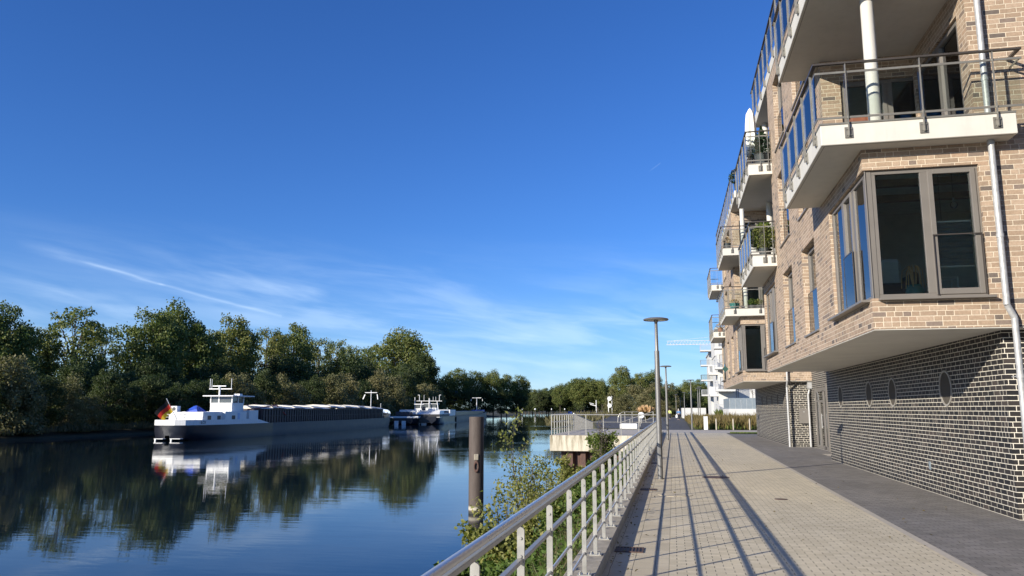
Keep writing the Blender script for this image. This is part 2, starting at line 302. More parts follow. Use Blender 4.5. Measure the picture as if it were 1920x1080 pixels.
# ------------------------------------------------------------------ geometry helpers
class MB:
    def __init__(s): s.v=[]; s.f=[]
    def add(s,vs,fs):
        o=len(s.v); s.v+= [tuple(v) for v in vs]; s.f+=[tuple(i+o for i in f) for f in fs]; return s
    def box(s,x0,x1,y0,y1,z0,z1):
        if x0>x1:x0,x1=x1,x0
        if y0>y1:y0,y1=y1,y0
        return s.add([(x0,y0,z0),(x1,y0,z0),(x1,y1,z0),(x0,y1,z0),(x0,y0,z1),(x1,y0,z1),(x1,y1,z1),(x0,y1,z1)],
              [(3,2,1,0),(4,5,6,7),(0,1,5,4),(1,2,6,5),(2,3,7,6),(3,0,4,7)])
    def obox(s,c,sz,mat):
        hx,hy,hz=[k/2 for k in sz]; c=Vector(c)
        vs=[c+mat@Vector(p) for p in ((-hx,-hy,-hz),(hx,-hy,-hz),(hx,hy,-hz),(-hx,hy,-hz),(-hx,-hy,hz),(hx,-hy,hz),(hx,hy,hz),(-hx,hy,hz))]
        return s.add(vs,[(3,2,1,0),(4,5,6,7),(0,1,5,4),(1,2,6,5),(2,3,7,6),(3,0,4,7)])
    def tube(s,p0,p1,r,r2=None,n=10,cap=True):
        r2=r if r2 is None else r2
        p0=Vector(p0);p1=Vector(p1);d=(p1-p0).normalized(); a=d.orthogonal().normalized(); b=d.cross(a)
        vs=[];
        for p,rr in ((p0,r),(p1,r2)):
            for i in range(n):
                t=2*math.pi*i/n; vs.append(p+(a*math.cos(t)+b*math.sin(t))*rr)
        fs=[(i,(i+1)%n,n+(i+1)%n,n+i) for i in range(n)]
        if cap: fs+=[tuple(range(n-1,-1,-1)),tuple(range(n,2*n))]
        return s.add(vs,fs)
    def path(s,pts,r,n=8):
        for a,b in zip(pts,pts[1:]): s.tube(a,b,r,n=n)
        return s
    def lathe(s,prof,c=(0,0,0),n=20):
        vs=[];fs=[]
        for (r,z) in prof:
            for i in range(n):
                t=2*math.pi*i/n; vs.append((c[0]+r*math.cos(t),c[1]+r*math.sin(t),c[2]+z))
        for k in range(len(prof)-1):
            for i in range(n): fs.append((k*n+i,k*n+(i+1)%n,(k+1)*n+(i+1)%n,(k+1)*n+i))
        return s.add(vs,fs)
    def prism(s,pts,z0,z1):
        n=len(pts); vs=[(x,y,z0) for x,y in pts]+[(x,y,z1) for x,y in pts]
        return s.add(vs,[tuple(range(n-1,-1,-1)),tuple(range(n,2*n))]+[(i,(i+1)%n,n+(i+1)%n,n+i) for i in range(n)])
    def loft(s,rings,close=False,caps=True):
        n=len(rings[0]); vs=[p for r in rings for p in r]; fs=[]
        for k in range(len(rings)-1):
            for i in range(n-(0 if close else 1)): fs.append((k*n+i,k*n+(i+1)%n,(k+1)*n+(i+1)%n,(k+1)*n+i))
        if caps: fs+=[tuple(range(n-1,-1,-1)),tuple(range((len(rings)-1)*n,len(rings)*n))]
        return s.add(vs,fs)
    def wall(s,ax,c,t,a0,a1,z0,z1,holes=()):
        "wall plate with rectangular openings; outer face at c, thickness t"
        A=sorted({a0,a1,*[k for h in holes for k in h[:2] if a0<k<a1]}); Z=sorted({z0,z1,*[k for h in holes for k in h[2:] if z0<k<z1]})
        def solid(i,j):
            if i<0 or j<0 or i>=len(A)-1 or j>=len(Z)-1: return False
            ca=(A[i]+A[i+1])/2; cz=(Z[j]+Z[j+1])/2
            return not any(h[0]<ca<h[1] and h[2]<cz<h[3] for h in holes)
        P=(lambda d,a,z:(d,a,z)) if ax=='x' else (lambda d,a,z:(a,d,z))
        for i in range(len(A)-1):
            for j in range(len(Z)-1):
                if not solid(i,j): continue
                p,q,b,u=A[i],A[i+1],Z[j],Z[j+1]
                for d in (c,c+t): s.add([P(d,p,b),P(d,q,b),P(d,q,u),P(d,p,u)],[(0,1,2,3)])
                for di,dj,e in ((-1,0,((p,b),(p,u))),(1,0,((q,b),(q,u))),(0,-1,((p,b),(q,b))),(0,1,((p,u),(q,u)))):
                    if not solid(i+di,j+dj):
                        s.add([P(c,*e[0]),P(c,*e[1]),P(c+t,*e[1]),P(c+t,*e[0])],[(0,1,2,3)])
        return s
    def build(s,name,mat,parent=None,loc=None,smooth=False,bevel=0.,normals=True):
        me=bpy.data.meshes.new(name); me.from_pydata(s.v,[],s.f)
        if normals:
            b=bmesh.new(); b.from_mesh(me); bmesh.ops.recalc_face_normals(b,faces=b.faces); b.to_mesh(me); b.free()
        if smooth:
            me.polygons.foreach_set('use_smooth',[True]*len(me.polygons))
            try: me.set_sharp_from_angle(angle=R(40))
            except Exception: pass
        me.materials.append(M[mat] if isinstance(mat,str) else mat)
        o=bpy.data.objects.new(name,me); COL.objects.link(o)
        if parent is not None:
            o.parent=parent
            if parent.get('_w') : pass
        if loc is not None: o.location=loc
        if bevel:
            md=o.modifiers.new('bevel','BEVEL'); md.width=bevel; md.segments=1; md.limit_method='ANGLE'
        return o
def tag(o,label=None,cat=None,group=None,kind=None):
    if label: o['label']=label
    if cat: o['category']=cat
    if group: o['group']=group
    if kind: o['kind']=kind
    return o
def empty(name,loc,label,cat,group=None,rz=0.):
    o=bpy.data.objects.new(name,None); COL.objects.link(o); o.location=loc; o.rotation_euler=(0,0,rz); o.empty_display_size=.3
    return tag(o,label,cat,group)
def copy_tree(o,parent=None):
    c=o.copy(); COL.objects.link(c); c.parent=parent
    for ch in [x for x in KIDS.get(o.name,[])]: copy_tree(ch,c)
    return c
KIDS={}
def index_kids():
    KIDS.clear()
    for o in bpy.data.objects:
        if o.parent: KIDS.setdefault(o.parent.name,[]).append(o)
def struct(name,mb,mat,**k): return tag(mb.build(name,mat,**k),kind='structure')

def leaf_object(name,C,size,mat,parent=None,aspect=1.,up=.0,outward=None,shape='quad',dirs=None):
    "thousands of leaf faces from an array of centres"
    C=np.asarray(C,float); N=len(C); size=np.broadcast_to(np.asarray(size,float),(N,))
    nrm=rng.normal(size=(N,3)); nrm[:,2]+=up
    if outward is not None: nrm+=outward
    nrm/=np.linalg.norm(nrm,axis=1)[:,None]
    a=dirs if dirs is not None else rng.normal(size=(N,3))
    a=a-nrm*(a*nrm).sum(1)[:,None]; a/=np.linalg.norm(a,axis=1)[:,None]; b=np.cross(nrm,a)
    sa=(size*aspect/2)[:,None]; sb=(size/2)[:,None]
    if shape=='quad':
        j=rng.uniform(.55,1.25,(N,4,1))
        V=np.stack([C+a*sa*j[:,0]+b*sb*.2,C+b*sb*j[:,1]-a*sa*.2,C-a*sa*j[:,2]-b*sb*.2,C-b*sb*j[:,3]+a*sa*.3],1)
    else:
        V=np.stack([C+a*sa,C+b*sb*.55+nrm*sb*.25,C-a*sa,C-b*sb*.55+nrm*sb*.25],1)
    me=bpy.data.meshes.new(name); me.vertices.add(N*4); me.vertices.foreach_set('co',V.reshape(-1))
    me.loops.add(N*4); me.loops.foreach_set('vertex_index',np.arange(N*4,dtype=np.int32))
    me.polygons.add(N); me.polygons.foreach_set('loop_start',np.arange(N,dtype=np.int32)*4)
    try: me.polygons.foreach_set('loop_total',np.full(N,4,dtype=np.int32))
    except Exception: pass
    me.update(calc_edges=True); me.materials.append(M[mat])
    o=bpy.data.objects.new(name,me); COL.objects.link(o); o.parent=parent
    return o

# ================================================================== SETTING
PX0=-.78          # inner kerb edge
mb=MB().add([(-6000,-3000,WATER),(6000,-3000,WATER),(6000,9000,WATER),(-6000,9000,WATER)],[(0,1,2,3)])
struct('water',mb,'water',normals=False)
# our bank: ground sheet (with the river edge) reaching to the horizon
def bank_edge(y):
    pts=[(-400,-2.2),(51.2,-2.2),(60,-2.3),(65.5,-3.),(67,-6.4),(75,-7.4),(100,-10.),(130,-12.5),(250,-21),(420,-40),(800,-70),(1400,-90),(6000,-90)]
    for (a,b),(c,d) in zip(pts,pts[1:]):
        if a<=y<=c: return b+(d-b)*(y-a)/(c-a)
ys=[-60,-20,0,10,20,30,40,51.2]
mb=MB()
# slope beside the promenade
prof=[(-1.06,-.02),(-1.5,-.30),(-2.3,-.85),(-3.4,-1.75),(-4.6,-2.75),(-5.6,-3.5)]
vs=[];n_=len(prof)
yy=[-60+i*1.2 for i in range(94)]
def bank_narrow(y): return np.clip(1-(np.asarray(y)-24)/26*.45,.5,1)
for y in yy:
    for i,(px,pz) in enumerate(prof): vs.append((-1.06+(px+1.06)*float(bank_narrow(y))+(math.sin(y*.7+i)*.12 if 0<i else 0),y,pz+math.sin(y*1.3+i*2)*.05*(i>0)))
mb.add(vs,[(k*n_+i,(k+1)*n_+i,(k+1)*n_+i+1,k*n_+i+1) for k in range(len(yy)-1) for i in range(n_-1)])
struct('river_bank',mb,'soil')
mb=MB(); G0=-.012
far_y=[58.3,65.5,67,75,100,130,190,250,330,420,560,800,1400,6000]
vs=[]
for y in far_y: 
    e=bank_edge(y); vs+= [(e-1.3,y,-3.2),(e-.5,y,-1.2),(e,y,G0-.02),(e+3,y,G0),(4000,y,G0)]
mb.add(vs,[(k*5+i,(k+1)*5+i,(k+1)*5+i+1,k*5+i+1) for k in range(len(far_y)-1) for i in range(4)])
mb.add([(-1.06,-60,G0),(4000,-60,G0),(4000,58.3,G0),(-1.06,58.3,G0)],[(0,1,2,3)])
struct('ground',mb,'verge')
# far bank across the river
mb=MB(); edge=[(-96,-300),(-96,40),(-95.5,100),(-94,160),(-91,215),(-96,290),(-116,360),(-118,420),(-106,470),(-100,520),(-125,600),(-190,720),(-190,850),(-90,905),(-60,930)]
vs=[]
for x,y in edge: vs+=[(x+2.,y-.5,-3.4),(x,y,-2.5),(x-5,y+2,-1.6),(x-60,y+30,0.),(-3500,y+(0 if y<800 else 900),1.)]
mb.add(vs,[(k*5+i,(k+1)*5+i,(k+1)*5+i+1,k*5+i+1) for k in range(len(edge)-1) for i in range(4)])
struct('far_river_bank',mb,'earth')
mb=MB().add([(-3500,880,-3),(1500,880,-3),(-3500,900,-1.4),(1500,900,-1.4),(-5000,6000,2),(5000,6000,2)],[(0,1,3,2),(2,3,5,4)])
struct('distant_land',mb,'earth')

# promenade surfaces
e0,e1=3.05,3.6
struct('pavement',MB().add([(-.10,-40,0),(e0-.5,-40,0),(e1,58.3,0),(-.10,58.3,0)],[(0,1,2,3)]),'pave',normals=False)
struct('edge_paving',MB().add([(PX0,-40,.0),(-.104,-40,.0),(-.104,58.3,.0),(PX0,58.3,.0)],[(0,1,2,3)]),'slab',normals=False)
struct('forecourt',MB().add([(e0-.5+.004,-40,-.004),(14,-40,-.004),(14,56.2,-.004),(e1,56.2,-.004)],[(0,1,2,3)]),'darkpave',normals=False)
struct('paving_border',MB().add([(e0-.56,-40,.004),(e0-.46,-40,.004),(e1+.05,58.3,.004),(e1-.05,58.3,.004)],[(0,1,2,3)]),'crossband',normals=False)
struct('cross_path',MB().add([(-1.,58.304,.0),(14,58.304,.0),(14,66.3,.0),(-1.,66.3,.0)],[(0,1,2,3)]),'crossband',normals=False)
struct('path',MB().add([(-1.6,66.304,.004),(1.35,66.304,.004),(1.6,113,.004),(1.4,136,.004),(.4,184,.004),(-6,300,.004),(-10,300,.004),(-3.,184,.004),(-2.4,136,.004),(-2.2,100,.004)],[(0,1,2,3,4,5,6,7,8,9)]),'asphalt',normals=False)
struct('lower_terrace',MB().add([(-6.8,71,.002),(-1.64,71,.002),(-2.24,100,.002),(-2.44,136,.002),(-3.04,184,.002),(-15,184,.002),(-12.,130,.002),(-9.7,100,.002)],[(0,1,2,3,4,5,6,7)]),'asphalt',normals=False)
# kerb wall carrying the railing
mb=MB().box(-1.09,PX0,-40,58.3,-.5,.125); struct('kerb',mb,'concrete',bevel=.012)

# ================================================================== BRICK APARTMENT BUILDINGS
XF=3.2            # street facade of the cantilevered upper part
XW=5.2            # dark ground-floor wall
FL=[2.97,5.97,8.85,11.75]   # undersides of the floors
def french_guard(mb,ax,c,a0,a1,z0,z1): ...
def window_unit(root,ax,c,a0,a1,z0,z1,cells,guard=None,gglass=True,sill=True,name='window',label=None,depth=.07):
    """frame standing in plane c (outer face), glass panes behind; cells = list of (a_start,a_end,is_sash)"""
    s=1
    P=lambda mb,d0,d1,p,q,b,u: mb.box(d0,d1,p,q,b,u) if ax=='x' else mb.box(p,q,d0,d1,b,u)
    fr=MB(); P(fr,c,c+depth,a0,a1,z0,z0+.07); P(fr,c,c+depth,a0,a1,z1-.07,z1)
    prev=a0
    for (p,q,sash) in cells:
        P(fr,c,c+depth,prev,p,z0+.07,z1-.07); prev=q
    P(fr,c,c+depth,prev,a1,z0+.07,z1-.07)
    for (p,q,sash) in cells:
        if sash:
            for (pp,qq,bb,uu) in ((p-.045,p+.03,z0+.045,z1-.045),(q-.03,q+.045,z0+.045,z1-.045),(p+.03,q-.03,z0+.045,z0+.14),(p+.03,q-.03,z1-.11,z1-.045)):
                P(fr,c-.022,c+depth-.01,pp,qq,bb,uu)
    f=fr.build(name,'frame',root,bevel=.004)
    if label: f['label']=label
    for (p,q,sash) in cells:
        g=MB(); P(g,c+.03,c+.036,p,q,z0+.05,z1-.05); g.build('glass','glass',f)
    if sill:
        g=MB(); d=.10
        if ax=='x': g.box(c-.20,c+.01,a0-.04,a1+.04,z0-.045,z0-.004)
        else: g.box(a0-.04,a1+.04,c-.20,c+.01,z0-.045,z0-.004)
        g.build('sill','frame',f,bevel=.004)
    if guard:
        p,q=guard; zt=z0+1.02
        g=MB(); P(g,c-.06,c-.04,p,q,zt-.018,zt)
        for k in (p,q-.02): P(g,c-.06,c-.045,k,k+.012,z0+.02,zt-.02)
        g.build('guard_rail','raildark',f)
        if gglass: g=MB(); P(g,c-.054,c-.046,p+.02,q-.02,z0+.05,zt-.02); g.build('guard_glass','railglass',f)
    return f
def balcony(root,x0,x1,y0,y1,z,ret=None,poly=None,pot=False,right_return=True,label=None):
    """slab (x0..x1 by y0..y1) with steel and glass balustrade on the river side, the near side and, if open, the far side"""
    t=z+.37
    sl=MB().prism(poly,z,t-.03) if poly else MB().box(x0,x1,y0,y1,z,t-.03)
    b=sl.build('balcony','white',root,bevel=.008)
    if label: b['label']=label
    tr=MB().box(x0-.012,x1,y0-.012,y0+.05,t-.03,t).box(x0-.012,x0+.05,y0+.05,y1,t-.03,t)
    tr.build('edge_trim','railmetal',b)
    pp=poly or [(x0,y0),(x1,y0),(x1,y1),(x0,y1)]
    MB().box(x0+.05,x1-.05,y0+.05,y0+.062,z-.002,z+.01).box(x0+.05,x0+.062,y0+.0625,y1-.05,z-.002,z+.01).build('drip_groove','frame',b)
    fl=MB().box(x0+.06,x1-.02,y0+.06,min(y1,y0+9)-.02,t-.029,t-.012); fl.build('floor_boards','intdark',b)
    xs=x0-.045; yn=y0-.045; top=t+1.02
    rt=MB(); xr=x1+.14 if right_return else x1-.02
    rt.box(xs-.03,xr,yn-.03,yn+.03,top-.03,top); rt.box(xs-.03,xs+.03,yn+.031,y1+.02,top-.03,top)
    if right_return: rt.box(xr-.06,xr,yn+.031,min(y1,13.31+ (y0-12.95)),top-.03,top)
    else: rt.box(xs+.031,XF-.01,y1-.04,y1+.02,top-.03,top)
    rt.build('handrail','raildark',b)
    m2=MB(); zz=top-.15
    m2.box(xs,xr,yn,yn+.012,zz-.035,zz).box(xs,xs+.012,yn+.013,y1,zz-.035,zz)
    m2.box(xs,xr,yn,yn+.012,t+.055,t+.09).box(xs,xs+.012,yn+.013,y1,t+.055,t+.09)
    if right_return: m2.box(xr-.03,xr-.018,yn+.013,y0+.36,zz-.035,zz)
    m2.build('rail_bar','railmetal',b)
    px=[p for p in (x0+.43,x0+1.56,x0+2.63) if p<x1-.05]
    if not right_return: px=[x0+.35]+([x1-.1] if x1-x0>.5 else [])
    py=[y0+.36+ (y1-y0-.55)*k/4 for k in range(5)] if y1-y0<6 else [y0+.4+1.05*k for k in range(int((y1-y0)/1.05))]
    for p in px:
        q=MB().box(p-.007,p+.007,yn-.022,yn+.022,t-.25,top-.03); po=q.build('post','railmetal',b)
        k=MB().box(p-.06,p+.06,yn+.023,y0-.001,t-.27,t-.09)
        for ss in (-.035,.035):
            for tt in (t-.23,t-.13): k.tube((p+ss,yn+.023,tt),(p+ss,yn+.005,tt),.011,n=6)
        k.build('bracket','railmetal',b)
    for p in py:
        q=MB().box(xs-.022,xs+.022,p-.007,p+.007,t-.25,top-.03); q.build('post','railmetal',b)
        k=MB().box(xs+.023,x0-.001,p-.06,p+.06,t-.27,t-.09)
        for ss in (-.035,.035):
            for tt in (t-.23,t-.13): k.tube((xs+.023,p+ss,tt),(xs+.004,p+ss,tt),.011,n=6)
        k.build('bracket','railmetal',b)
    gx=[xs+.02]+[p for p in px]+[xr-.03]
    for a,c in zip(gx,gx[1:]):
        if c-a>.15: MB().box(a+.03,c-.03,yn-.004,yn+.004,t+.10,zz-.045).build('glass_panel','railglass',b)
    gy=[yn+.02]+py+[y1]
    for a,c in zip(gy,gy[1:]):
        if c-a>.15: MB().box(xs-.004,xs+.004,a+.03,c-.03,t+.10,zz-.045).build('glass_panel','railglass',b)
    return b
SLOT=[(18.0,19.75),(21.35,23.1)]
def building(o,label,first):
    root=empty('apartment_building',(0,0,0),label,'building')
    Y=lambda v:v+o
    SL=[(Y(a),Y(b)) for a,b in SLOT]
    # ---- dark ground floor
    mb=MB().wall('x',XW,.35,Y(13.74),Y(28.5),-.05,2.975).wall('y',Y(13.74),.35,XW+.35,12,-.05,2.975)
    mb.wall('y',Y(28.15),.35,XW+.35,12,-.05,2.975)
    mb.build('ground_floor_wall','darkbrick',root)
    # ---- soffit of the cantilever
    MB().box(XF+.012,12,Y(13.345),Y(27.89),2.955,3.05).build('soffit','soffit',root)
    # ---- first floor, light brick
    h1=[(Y(12),Y(16.25),3.47,5.62),(Y(24.85),Y(27.7),3.47,5.62)]+[(a,b,3.45,5.52) for a,b in SL]
    mb=MB().wall('x',XF,.32,Y(13.33),Y(27.9),2.97,6.0,h1)
    mb.wall('y',Y(13.33),.30,XF+.32,12,2.97,6.0,[(XF-1,4.95,3.47,5.62)])
    mb.box(XF,XF+.32,Y(13.3305),Y(13.6),3.468,3.47)
    mb.wall('y',Y(27.58),.32,XF+.32,12,2.97,6.0)
    # ---- second and third floor
    h2=[(a,b,z+.38+.0,z+2.45) for z in (FL[1],FL[2]) for a,b in SL]
    mb.wall('x',XF,.32,Y(16.2),Y(24.4),6.001,11.75,h2)
    mb.wall('y',Y(16.2),.25,XF+.32,5.2,6.001,11.75,[(3.58,5.12,z+.36,z+2.42) for z in (FL[1],FL[2])])   # back of near loggia
    mb.wall('y',Y(24.4)-.25,.25,XF+.32,5.2,6.001,11.75,[(3.8,5.0,z+.36,z+2.42) for z in (FL[1],FL[2])])
    mb.wall('x',4.97,.25,Y(13.33)+.001,Y(16.2),6.001,11.75,[(Y(13.72),Y(16.1),z+.36,z+2.42) for z in (FL[1],FL[2])])
    mb.wall('x',4.97,.25,Y(24.4),Y(27.9),6.001,11.75,[(Y(24.6),Y(27.5),z+.36,z+2.42) for z in (FL[1],FL[2])])
    mb.wall('y',Y(13.33),.25,5.22,12,6.001,11.75,[(7.0,8.4,z+1.0,z+2.42) for z in (FL[1],FL[2])])
    mb.wall('y',Y(27.65),.25,5.22,12,6.001,11.75)
    mb.build('upper_wall','brick',root)
    # lintel bands under the balcony slabs sit proud of the facade
    # ---- penthouse
    MB().box(XF-.02,12,Y(13.31),Y(27.95),11.74,12.08).build('roof_terrace_slab','white',root,bevel=.01)
    MB().wall('x',4.6,.3,Y(15.2),Y(26.4),12.07,14.7,[(Y(16),Y(18.5),12.2,14.3),(Y(20),Y(24),12.2,14.3)]).wall('y',Y(15.2),.3,4.9,12,12.07,14.7,[(5.5,8,12.2,14.3)]).wall('y',Y(26.1),.3,4.9,12,12.07,14.7).build('penthouse_wall','brick',root)
    rf=MB().box(4.2,12.2,Y(14.8),Y(26.8),14.701,14.95).build('roof','white',root)
    # ---- structural floors and inner walls seen through the glass
    mb=MB()
    for z in FL[1:3]: mb.box(XF+.33,12,Y(16.5),Y(24.1),z+.01,z+.3)
    mb.box(5.3,12,Y(13.62),Y(27.6),5.98,6.3).box(5.3,12,Y(13.62),Y(27.6),8.86,9.2)
    mb.build('floor_slab','ceiling',root)
    MB().box(XF+.4,8.1,Y(14.6),Y(14.75),5.68,5.799).box(XF+.4,8.1,Y(15.7),Y(15.85),5.68,5.799).build('reflection_bar','intdark',root)  # added dark bars standing in for the balcony reflection in the glass
    mb=MB().box(XF+.35,11.8,Y(13.65),Y(27.5),5.80,5.96); mb.build('inner_ceiling','ceiling',root)
    mb=MB().box(8.2,8.3,Y(13.6),Y(27.5),3.06,11.7); mb.box(XF+.4,8.19,Y(17.3),Y(17.4),3.07,5.79).box(XF+.4,8.19,Y(20.4),Y(20.5),3.07,5.79).box(XF+.4,8.19,Y(23.9),Y(24.),3.07,5.79)
    mb.box(XF+.4,8.19,Y(20.4),Y(20.5),6.31,8.84)
    mb.build('inner_wall','interior',root)
    MB().box(XF+.33,8.19,Y(13.65),Y(27.5),3.055,3.44).build('inner_floor','intdark',root)
    # ---- windows
    yw=Y(13.33)
    f=window_unit(root,'y',yw+.06,XF+.14,4.95,3.47,5.62,[(3.40,4.08,0),(4.24,4.86,1)],guard=(4.19,4.92),gglass=False,name='corner_window',label='two-pane window facing the viewer, right half of the corner window')
    f2=window_unit(root,'x',XF+.06,yw+.14,Y(16.25),3.47,5.62,[(Y(13.62),Y(14.32),0),(Y(14.55),Y(15.10),1),(Y(15.34),Y(16.12),0)],guard=(Y(14.47),Y(15.2)),name='corner_window',label='three-pane window facing the river, left half of the corner window')
    MB().box(XF+.05,XF+.139,yw+.05,yw+.139,3.47,5.62).box(XF+.03,XF+.05,yw+.03,yw+.05,3.47,5.62).build('corner_post','frame',root,bevel=.006)
    window_unit(root,'x',XF+.06,Y(24.85),Y(27.7),3.47,5.62,[(Y(24.98),Y(25.75),0),(Y(25.99),Y(26.55),1),(Y(26.8),Y(27.58),0)],guard=(Y(25.9),Y(26.65)))
    for a,b in SL:
        window_unit(root,'x',XF+.16,a,b,3.45,5.52,[(a+.09,b-.75,1),(b-.62,b-.09,0)] if 0 else [(a+.1,b-.1,1)],guard=(a+.02,b-.02),depth=.06)
        for z in (FL[1],FL[2]):
            window_unit(root,'x',XF+.16,a,b,z+.38,z+2.45,[(a+.1,b-.1,1)],guard=(a+.02,b-.02),depth=.06)
    for z in (FL[1],FL[2]):
        window_unit(root,'x',5.02,Y(13.72),Y(16.1),z+.36,z+2.42,[(Y(13.82),Y(14.75),1),(Y(14.95),Y(15.98),0)],sill=False)
        window_unit(root,'y',Y(16.26),3.58,5.12,z+.36,z+2.42,[(3.68,4.42,1),(4.58,5.03,0)],sill=False,name='loggia_door')
        window_unit(root,'x',5.02,Y(24.6),Y(27.5),z+.36,z+2.42,[(Y(24.7),Y(26.0),1),(Y(26.2),Y(27.4),0)],sill=False)
        window_unit(root,'y',Y(13.39),7.0,8.4,z+1.,z+2.42,[(7.1,8.3,1)])
        # white curtain inside the loggia glazing
        pts=[(5.16+.02*math.sin(k*1.9),Y(13.86)+k*.045) for k in range(14)]
        c=MB()
        for (a1,b1),(a2,b2) in zip(pts,pts[1:]): c.add([(a1,b1,z+.4),(a2,b2,z+.4),(a2,b2,z+2.3),(a1,b1,z+2.3)],[(0,1,2,3)])
        c.build('curtain','cloth',root)
    for (a,b) in ((Y(16),Y(18.5)),(Y(20),Y(24))): window_unit(root,'x',4.68,a,b,12.2,14.3,[(a+.1,(a+b)/2-.05,0),((a+b)/2+.05,b-.1,1)],sill=False)
    # ---- balconies
    lp=lambda: [(2.51,Y(12.95)),(5.42,Y(12.95)),(5.42,Y(13.345)),(4.98,Y(13.345)),(4.98,Y(16.22)),(3.215,Y(16.22)),(3.215,Y(17.12)),(2.51,Y(17.12))]
    lf=lambda: [(2.51,Y(24.1)),(3.215,Y(24.1)),(3.215,Y(24.38)),(4.98,Y(24.38)),(4.98,Y(27.88)),(3.3,Y(27.88)),(3.3,Y(28.28)),(2.51,Y(28.28))]
    nb=[]
    for z in (FL[1],FL[2]):
        nb.append(balcony(root,2.51,5.42,Y(12.95),Y(17.12),z,poly=lp(),label='balcony wrapped round the near corner'))
        nb.append(balcony(root,2.51,3.2,Y(24.1),Y(28.28),z,poly=lf(),right_return=False,label='balcony at the far end of the facade'))
        # brick soffit beam over the loggia, white columns
        MB().lathe([(.105,z+.33),(.105,FL[FL.index(z)+1]+.01)],(3.50,Y(13.5),0),24).build('column','white',root,smooth=True)
        MB().lathe([(.105,z+.33),(.105,FL[FL.index(z)+1]+.01)],(3.50,Y(27.6),0),24).build('column','white',root,smooth=True)
    # terrace railing along the roof edge
    xs=XF-.075; t=12.08; top=13.08; y0,y1=Y(13.25),Y(28.0)
    r=MB().box(xs-.03,xs+.03,y0,y1,top-.03,top).box(xs+.031,9,y0,y0+.06,top-.03,top).box(xs+.031,8,y1-.06,y1,top-.03,top); hr=r.build('terrace_rail','raildark',root)
    r=MB().box(xs-.005,xs+.005,y0,y1,top-.17,top-.135).box(xs-.005,xs+.005,y0,y1,t+.04,t+.075).box(xs+.006,9,y0,y0+.012,top-.17,top-.135); r.build('rail_bar','railmetal',hr)
    for k in range(14):
        p=y0+.45+k*1.07
        MB().box(xs-.022,xs+.022,p-.007,p+.007,t-.25,top-.03).box(xs+.023,XF-.021,p-.06,p+.06,t-.27,t-.09).build('post','railmetal',hr)
        if k<13: MB().box(xs-.004,xs+.004,p+.04,p+1.03,t+.08,top-.18).build('glass_panel','railglass',hr)
    # ---- rain pipe on the near face
    px,py=5.12,yw-.12
    d=MB().tube((px,py,14),(px,py,6.5),.048,n=16).tube((px,py,6.5),(px,py,3.3),.048,n=16)
    d.tube((px,py,3.3),(px,py,2.98),.048,n=16) if not first else None
    if first:
        d.tube((px,py,3.3),(px+.10,py+.03,3.1),.048,n=16).tube((px+.10,py+.03,3.1),(px+.10,py+.03,2.4),.048,n=16)
        d.tube((px+.10,py+.03,2.4),(px+.10,py+.03,.0),.048,n=16); xx=px+.10; yy_=py+.03
    else:
        d.tube((px,py,2.98),(px,py+.25,2.7),.048,n=16).tube((px,py+.25,2.7),(px,py+.25,0),.048,n=16); xx=px; yy_=py+.25
    dp=d.build('rain_pipe','zinc',root,smooth=True)
    for z in (12.,10.2,7.0,5.92,4.4): MB().tube((px,py,z-.03),(px,py,z+.03),.055,n=16).box(px-.008,px+.008,py+.05,py+.13,z-.008,z+.008).build('pipe_clip','zinc',dp)
    for z in (2.2,.35): MB().tube((xx,yy_,z-.03),(xx,yy_,z+.03),.056,n=16).box(xx-.008,xx+.008,yy_+.05,yy_+.3,z-.008,z+.008).build('pipe_clip','zinc',dp)
    return root
B0=building(-24.1,'beige brick apartment building beside the viewer, seen only as a reflection in the corner window',False)
B1=building(0,'nearest beige brick apartment building, with round windows in its dark base',True)
P_=24.1
B2=building(P_,'farther beige brick apartment building, with narrow slot windows in its dark base',False)
# round ground-floor windows of the first building
for y in (16.55,20.33,22.63,26.34):
    r0=.345; n_=36
    rim=MB(); ring=lambda r,x,y=y: [(x,y+r*math.cos(2*math.pi*i/n_),2.10+r*math.sin(2*math.pi*i/n_)) for i in range(n_)]
    rim.loft([ring(r0,XW+.05),ring(r0,XW-.02),ring(r0-.035,XW-.02),ring(r0-.035,XW-.003)],close=True,caps=False)
    f=rim.build('round_window','rim',B1)
    MB().loft([ring(r0-.036,XW-.004)],close=True,caps=False).add(ring(r0-.035,XW-.004),[tuple(range(n_))]).build('pane','pane',f)
for k in range(5):
    y=P_+15.2+k*2.35
    f=MB()
    z0,z1=1.72,2.45
    f.box(XW-.02,XW+.05,y-.19,y-.16,z0,z1).box(XW-.02,XW+.05,y+.16,y+.19,z0,z1).box(XW-.02,XW+.05,y-.16,y+.16,z0,z0+.03).box(XW-.02,XW+.05,y-.16,y+.16,z1-.03,z1)
    f=f.build('slot_window','frame',B2); MB().box(XW-.006,XW+.03,y-.159,y+.159,z0+.031,z1-.031).build('pane','pane',f)
# small fittings on the base walls
q=MB().box(5.62,6.02,P_+13.58,P_+13.738,1.05,1.72).build('meter_box','frame',B2,bevel=.01); MB().box(5.8,5.84,P_+13.57,P_+13.58,1.55,1.6).build('lock','zinc',q)
hp=MB().box(6.02,6.22,P_+13.45,P_+13.73,2.62,2.98).tube((6.13,P_+13.6,2.62),(6.05,P_+13.6,2.35),.045,n=12).tube((6.05,P_+13.6,2.35),(6.05,P_+13.6,0),.045,n=12).build('hopper_pipe','zinc',B2)
sg=MB().obox((3.02,P_+22.6,4.0),(.26,.03,.26),Matrix.Rotation(R(45),3,'Y')).build('diamond_sign','darkgreen',B2); sg['label']='green diamond-shaped sign'
